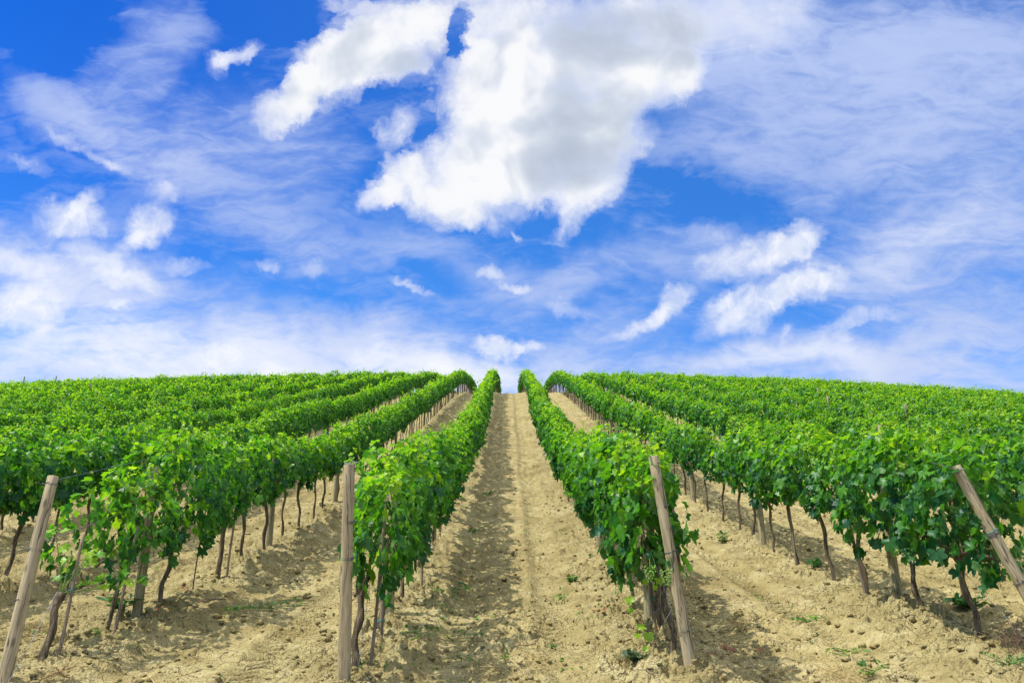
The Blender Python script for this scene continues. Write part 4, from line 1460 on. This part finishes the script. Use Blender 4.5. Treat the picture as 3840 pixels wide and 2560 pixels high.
straw(7.0, 0.12, 'short dead twig on the sunlit side of the central track', 2, 0.03, 0.3, rs, M_TWIG, 'dead_twig', 'twig', 0.1, 0.005)
straw(5.85, -3.25, 'red-brown cane end by the foot of the thick leaning post', 2, 0.03, 0.4, rs, M_DEADLEAF, 'dead_twig', 'twig', 0.3, 0.006)


# ------------------------------------------------------------------ crumbs nobody could count
def scatter(n, rng, u0, u1, fov=0.68, near_rows=0.0, lanes=None):
    """random ground points, as dense in view near as far"""
    q = rng.random(n)
    u = u0 * (u1 / u0) ** q
    v = u * rng.uniform(-fov, fov, n)
    if near_rows:
        d, _ = row_dist(v)
        keep = rng.random(n) < np.maximum(np.exp(-(d / 0.5) ** 2), 1 - near_rows)
        u, v = u[keep], v[keep]
    return u, v


def clods():
    rng = np.random.default_rng(8)
    ph = (1 + 5 ** 0.5) / 2
    iv = norm(np.array([(0, 1, ph), (0, 1, -ph), (0, -1, ph), (0, -1, -ph), (1, ph, 0), (1, -ph, 0), (-1, ph, 0), (-1, -ph, 0), (ph, 0, 1), (ph, 0, -1), (-ph, 0, 1), (-ph, 0, -1)], float))
    it = []
    for a in range(12):
        for b in range(a + 1, 12):
            for c in range(b + 1, 12):
                if all(abs(np.linalg.norm(iv[i] - iv[j]) - 1.0515) < 0.01 for i, j in ((a, b), (b, c), (a, c))):
                    it.append([a, b, c] if np.dot(np.cross(iv[b] - iv[a], iv[c] - iv[a]), iv[a]) > 0 else [a, c, b])
    it = np.array(it)
    # one subdivision
    edge, V, T = {}, [list(p) for p in iv], []
    def mid(a, b):
        k = (min(a, b), max(a, b))
        if k not in edge:
            m = (np.array(V[a]) + np.array(V[b])) / 2
            V.append(list(m / np.linalg.norm(m)))
            edge[k] = len(V) - 1
        return edge[k]
    for a, b, c in it:
        x, y, z = mid(a, b), mid(b, c), mid(c, a)
        T += [[a, x, z], [b, y, x], [c, z, y], [x, y, z]]
    V, T = np.array(V), np.array(T)
    shapes = []
    for k in range(10):
        d = 1 + 0.24 * rng.normal(0, 1, len(V)) * 0.6
        for _ in range(3):
            ax = norm(rng.normal(0, 1, 3))
            d = d * (1 - 0.30 * np.clip(V @ ax - rng.uniform(0.2, 0.6), 0, 1) * 1.6)
        shapes.append(V * d[:, None] * rng.uniform(0.75, 1.2, 3))
    u, v = scatter(30000, rng, 5.2, 26, 0.69, 0.55)
    size = 0.0060 + 0.034 * rng.random(len(u)) ** 6.5
    w = ground_w(u, v)
    p = hill_to_world(u, v, w + size * 0.25)
    g = Geo()
    a = rng.uniform(0, 6.28, len(u))
    pick = rng.integers(0, len(shapes), len(u))
    for k, sh in enumerate(shapes):
        s = np.where(pick == k)[0]
        ca, sa = np.cos(a[s]), np.sin(a[s])
        x = sh[None, :, 0] * ca[:, None] - sh[None, :, 1] * sa[:, None]
        y = sh[None, :, 0] * sa[:, None] + sh[None, :, 1] * ca[:, None]
        z = np.repeat(sh[None, :, 2] * 0.72, len(s), 0)
        vv = p[s, None, :] + size[s, None, None] * np.stack([x, y, z], -1)
        tt = (T[None] + (np.arange(len(s)) * len(V))[:, None, None]).reshape(-1, 3)
        g.add(vv.reshape(-1, 3), None, tt, 0.0)
    o = link_mesh('soil_clods', g.mesh('soil_clods', M_SOIL, False))
    tag(o, 'loose crumbled clods of dry clay along the vine rows', kind='stuff')


clods()


def litter():
    rng = np.random.default_rng(66)
    g = Geo()
    cu, cv = scatter(46, rng, 5.9, 22, 0.62, 0.9)
    U = np.concatenate([cu, np.repeat(cu, 7) + rng.normal(0, 0.10, len(cu) * 7)])
    V = np.concatenate([cv, np.repeat(cv, 7) + rng.normal(0, 0.10, len(cv) * 7)])
    p = hill_to_world(U, V, ground_w(U, V) + 0.012)
    n = len(U)
    place_leaves(g, p, np.array([[0, -0.3, 1]]) + rng.normal(0, 0.5, (n, 3)), rng.normal(0, 1, (n, 3)), rng.uniform(0.035, 0.085, n), np.full(n, 0.5), rng, True)
    o = link_mesh('leaf_litter', g.mesh('leaf_litter', M_DEADLEAF))
    tag(o, 'curled red-brown dead leaves scattered on the soil under the rows', kind='stuff')
    g = Geo()
    u, v = scatter(170, rng, 6.0, 30, 0.6, 0.0)
    tr = rng.random(len(u)) < 0.55
    v = np.where(tr, np.where(rng.random(len(u)) < 0.7, -0.55, 0.6) + rng.normal(0, 0.22, len(u)), v)
    U = np.repeat(u, 5) + rng.normal(0, 0.07, len(u) * 5)
    V = np.repeat(v, 5) + rng.normal(0, 0.07, len(v) * 5)
    p = hill_to_world(U, V, ground_w(U, V) + 0.010)
    n = len(U)
    place_leaves(g, p, np.array([[0, -0.3, 1]]) + rng.normal(0, 0.4, (n, 3)), rng.normal(0, 1, (n, 3)), rng.uniform(0.02, 0.065, n), np.clip(rng.normal(0.55, 0.25, n), 0, 1), rng, True)
    o = link_mesh('leaf_clippings', g.mesh('leaf_clippings', M_CUT))
    tag(o, 'scattered bits of green vine leaf lying on the soil', kind='stuff')
    g = Geo()
    u, v = scatter(420, rng, 5.6, 14, 0.66)
    p = hill_to_world(u, v, ground_w(u, v) + 0.008)
    for k in range(len(u)):
        a = rng.uniform(0, 6.28)
        L = rng.uniform(0.05, 0.20)
        d = np.array(S(math.cos(a), math.sin(a), 0))
        t = np.linspace(-0.5, 0.5, 4)
        g.tube(p[k] + d * L * t[:, None] + rng.normal(0, 0.12, 3) * L * (t ** 2)[:, None], 0.0017, 3)
    o = link_mesh('straw_bits', g.mesh('straw_bits', M_STRAW))
    tag(o, 'thin bits of straw strewn over the soil', kind='stuff')


litter()
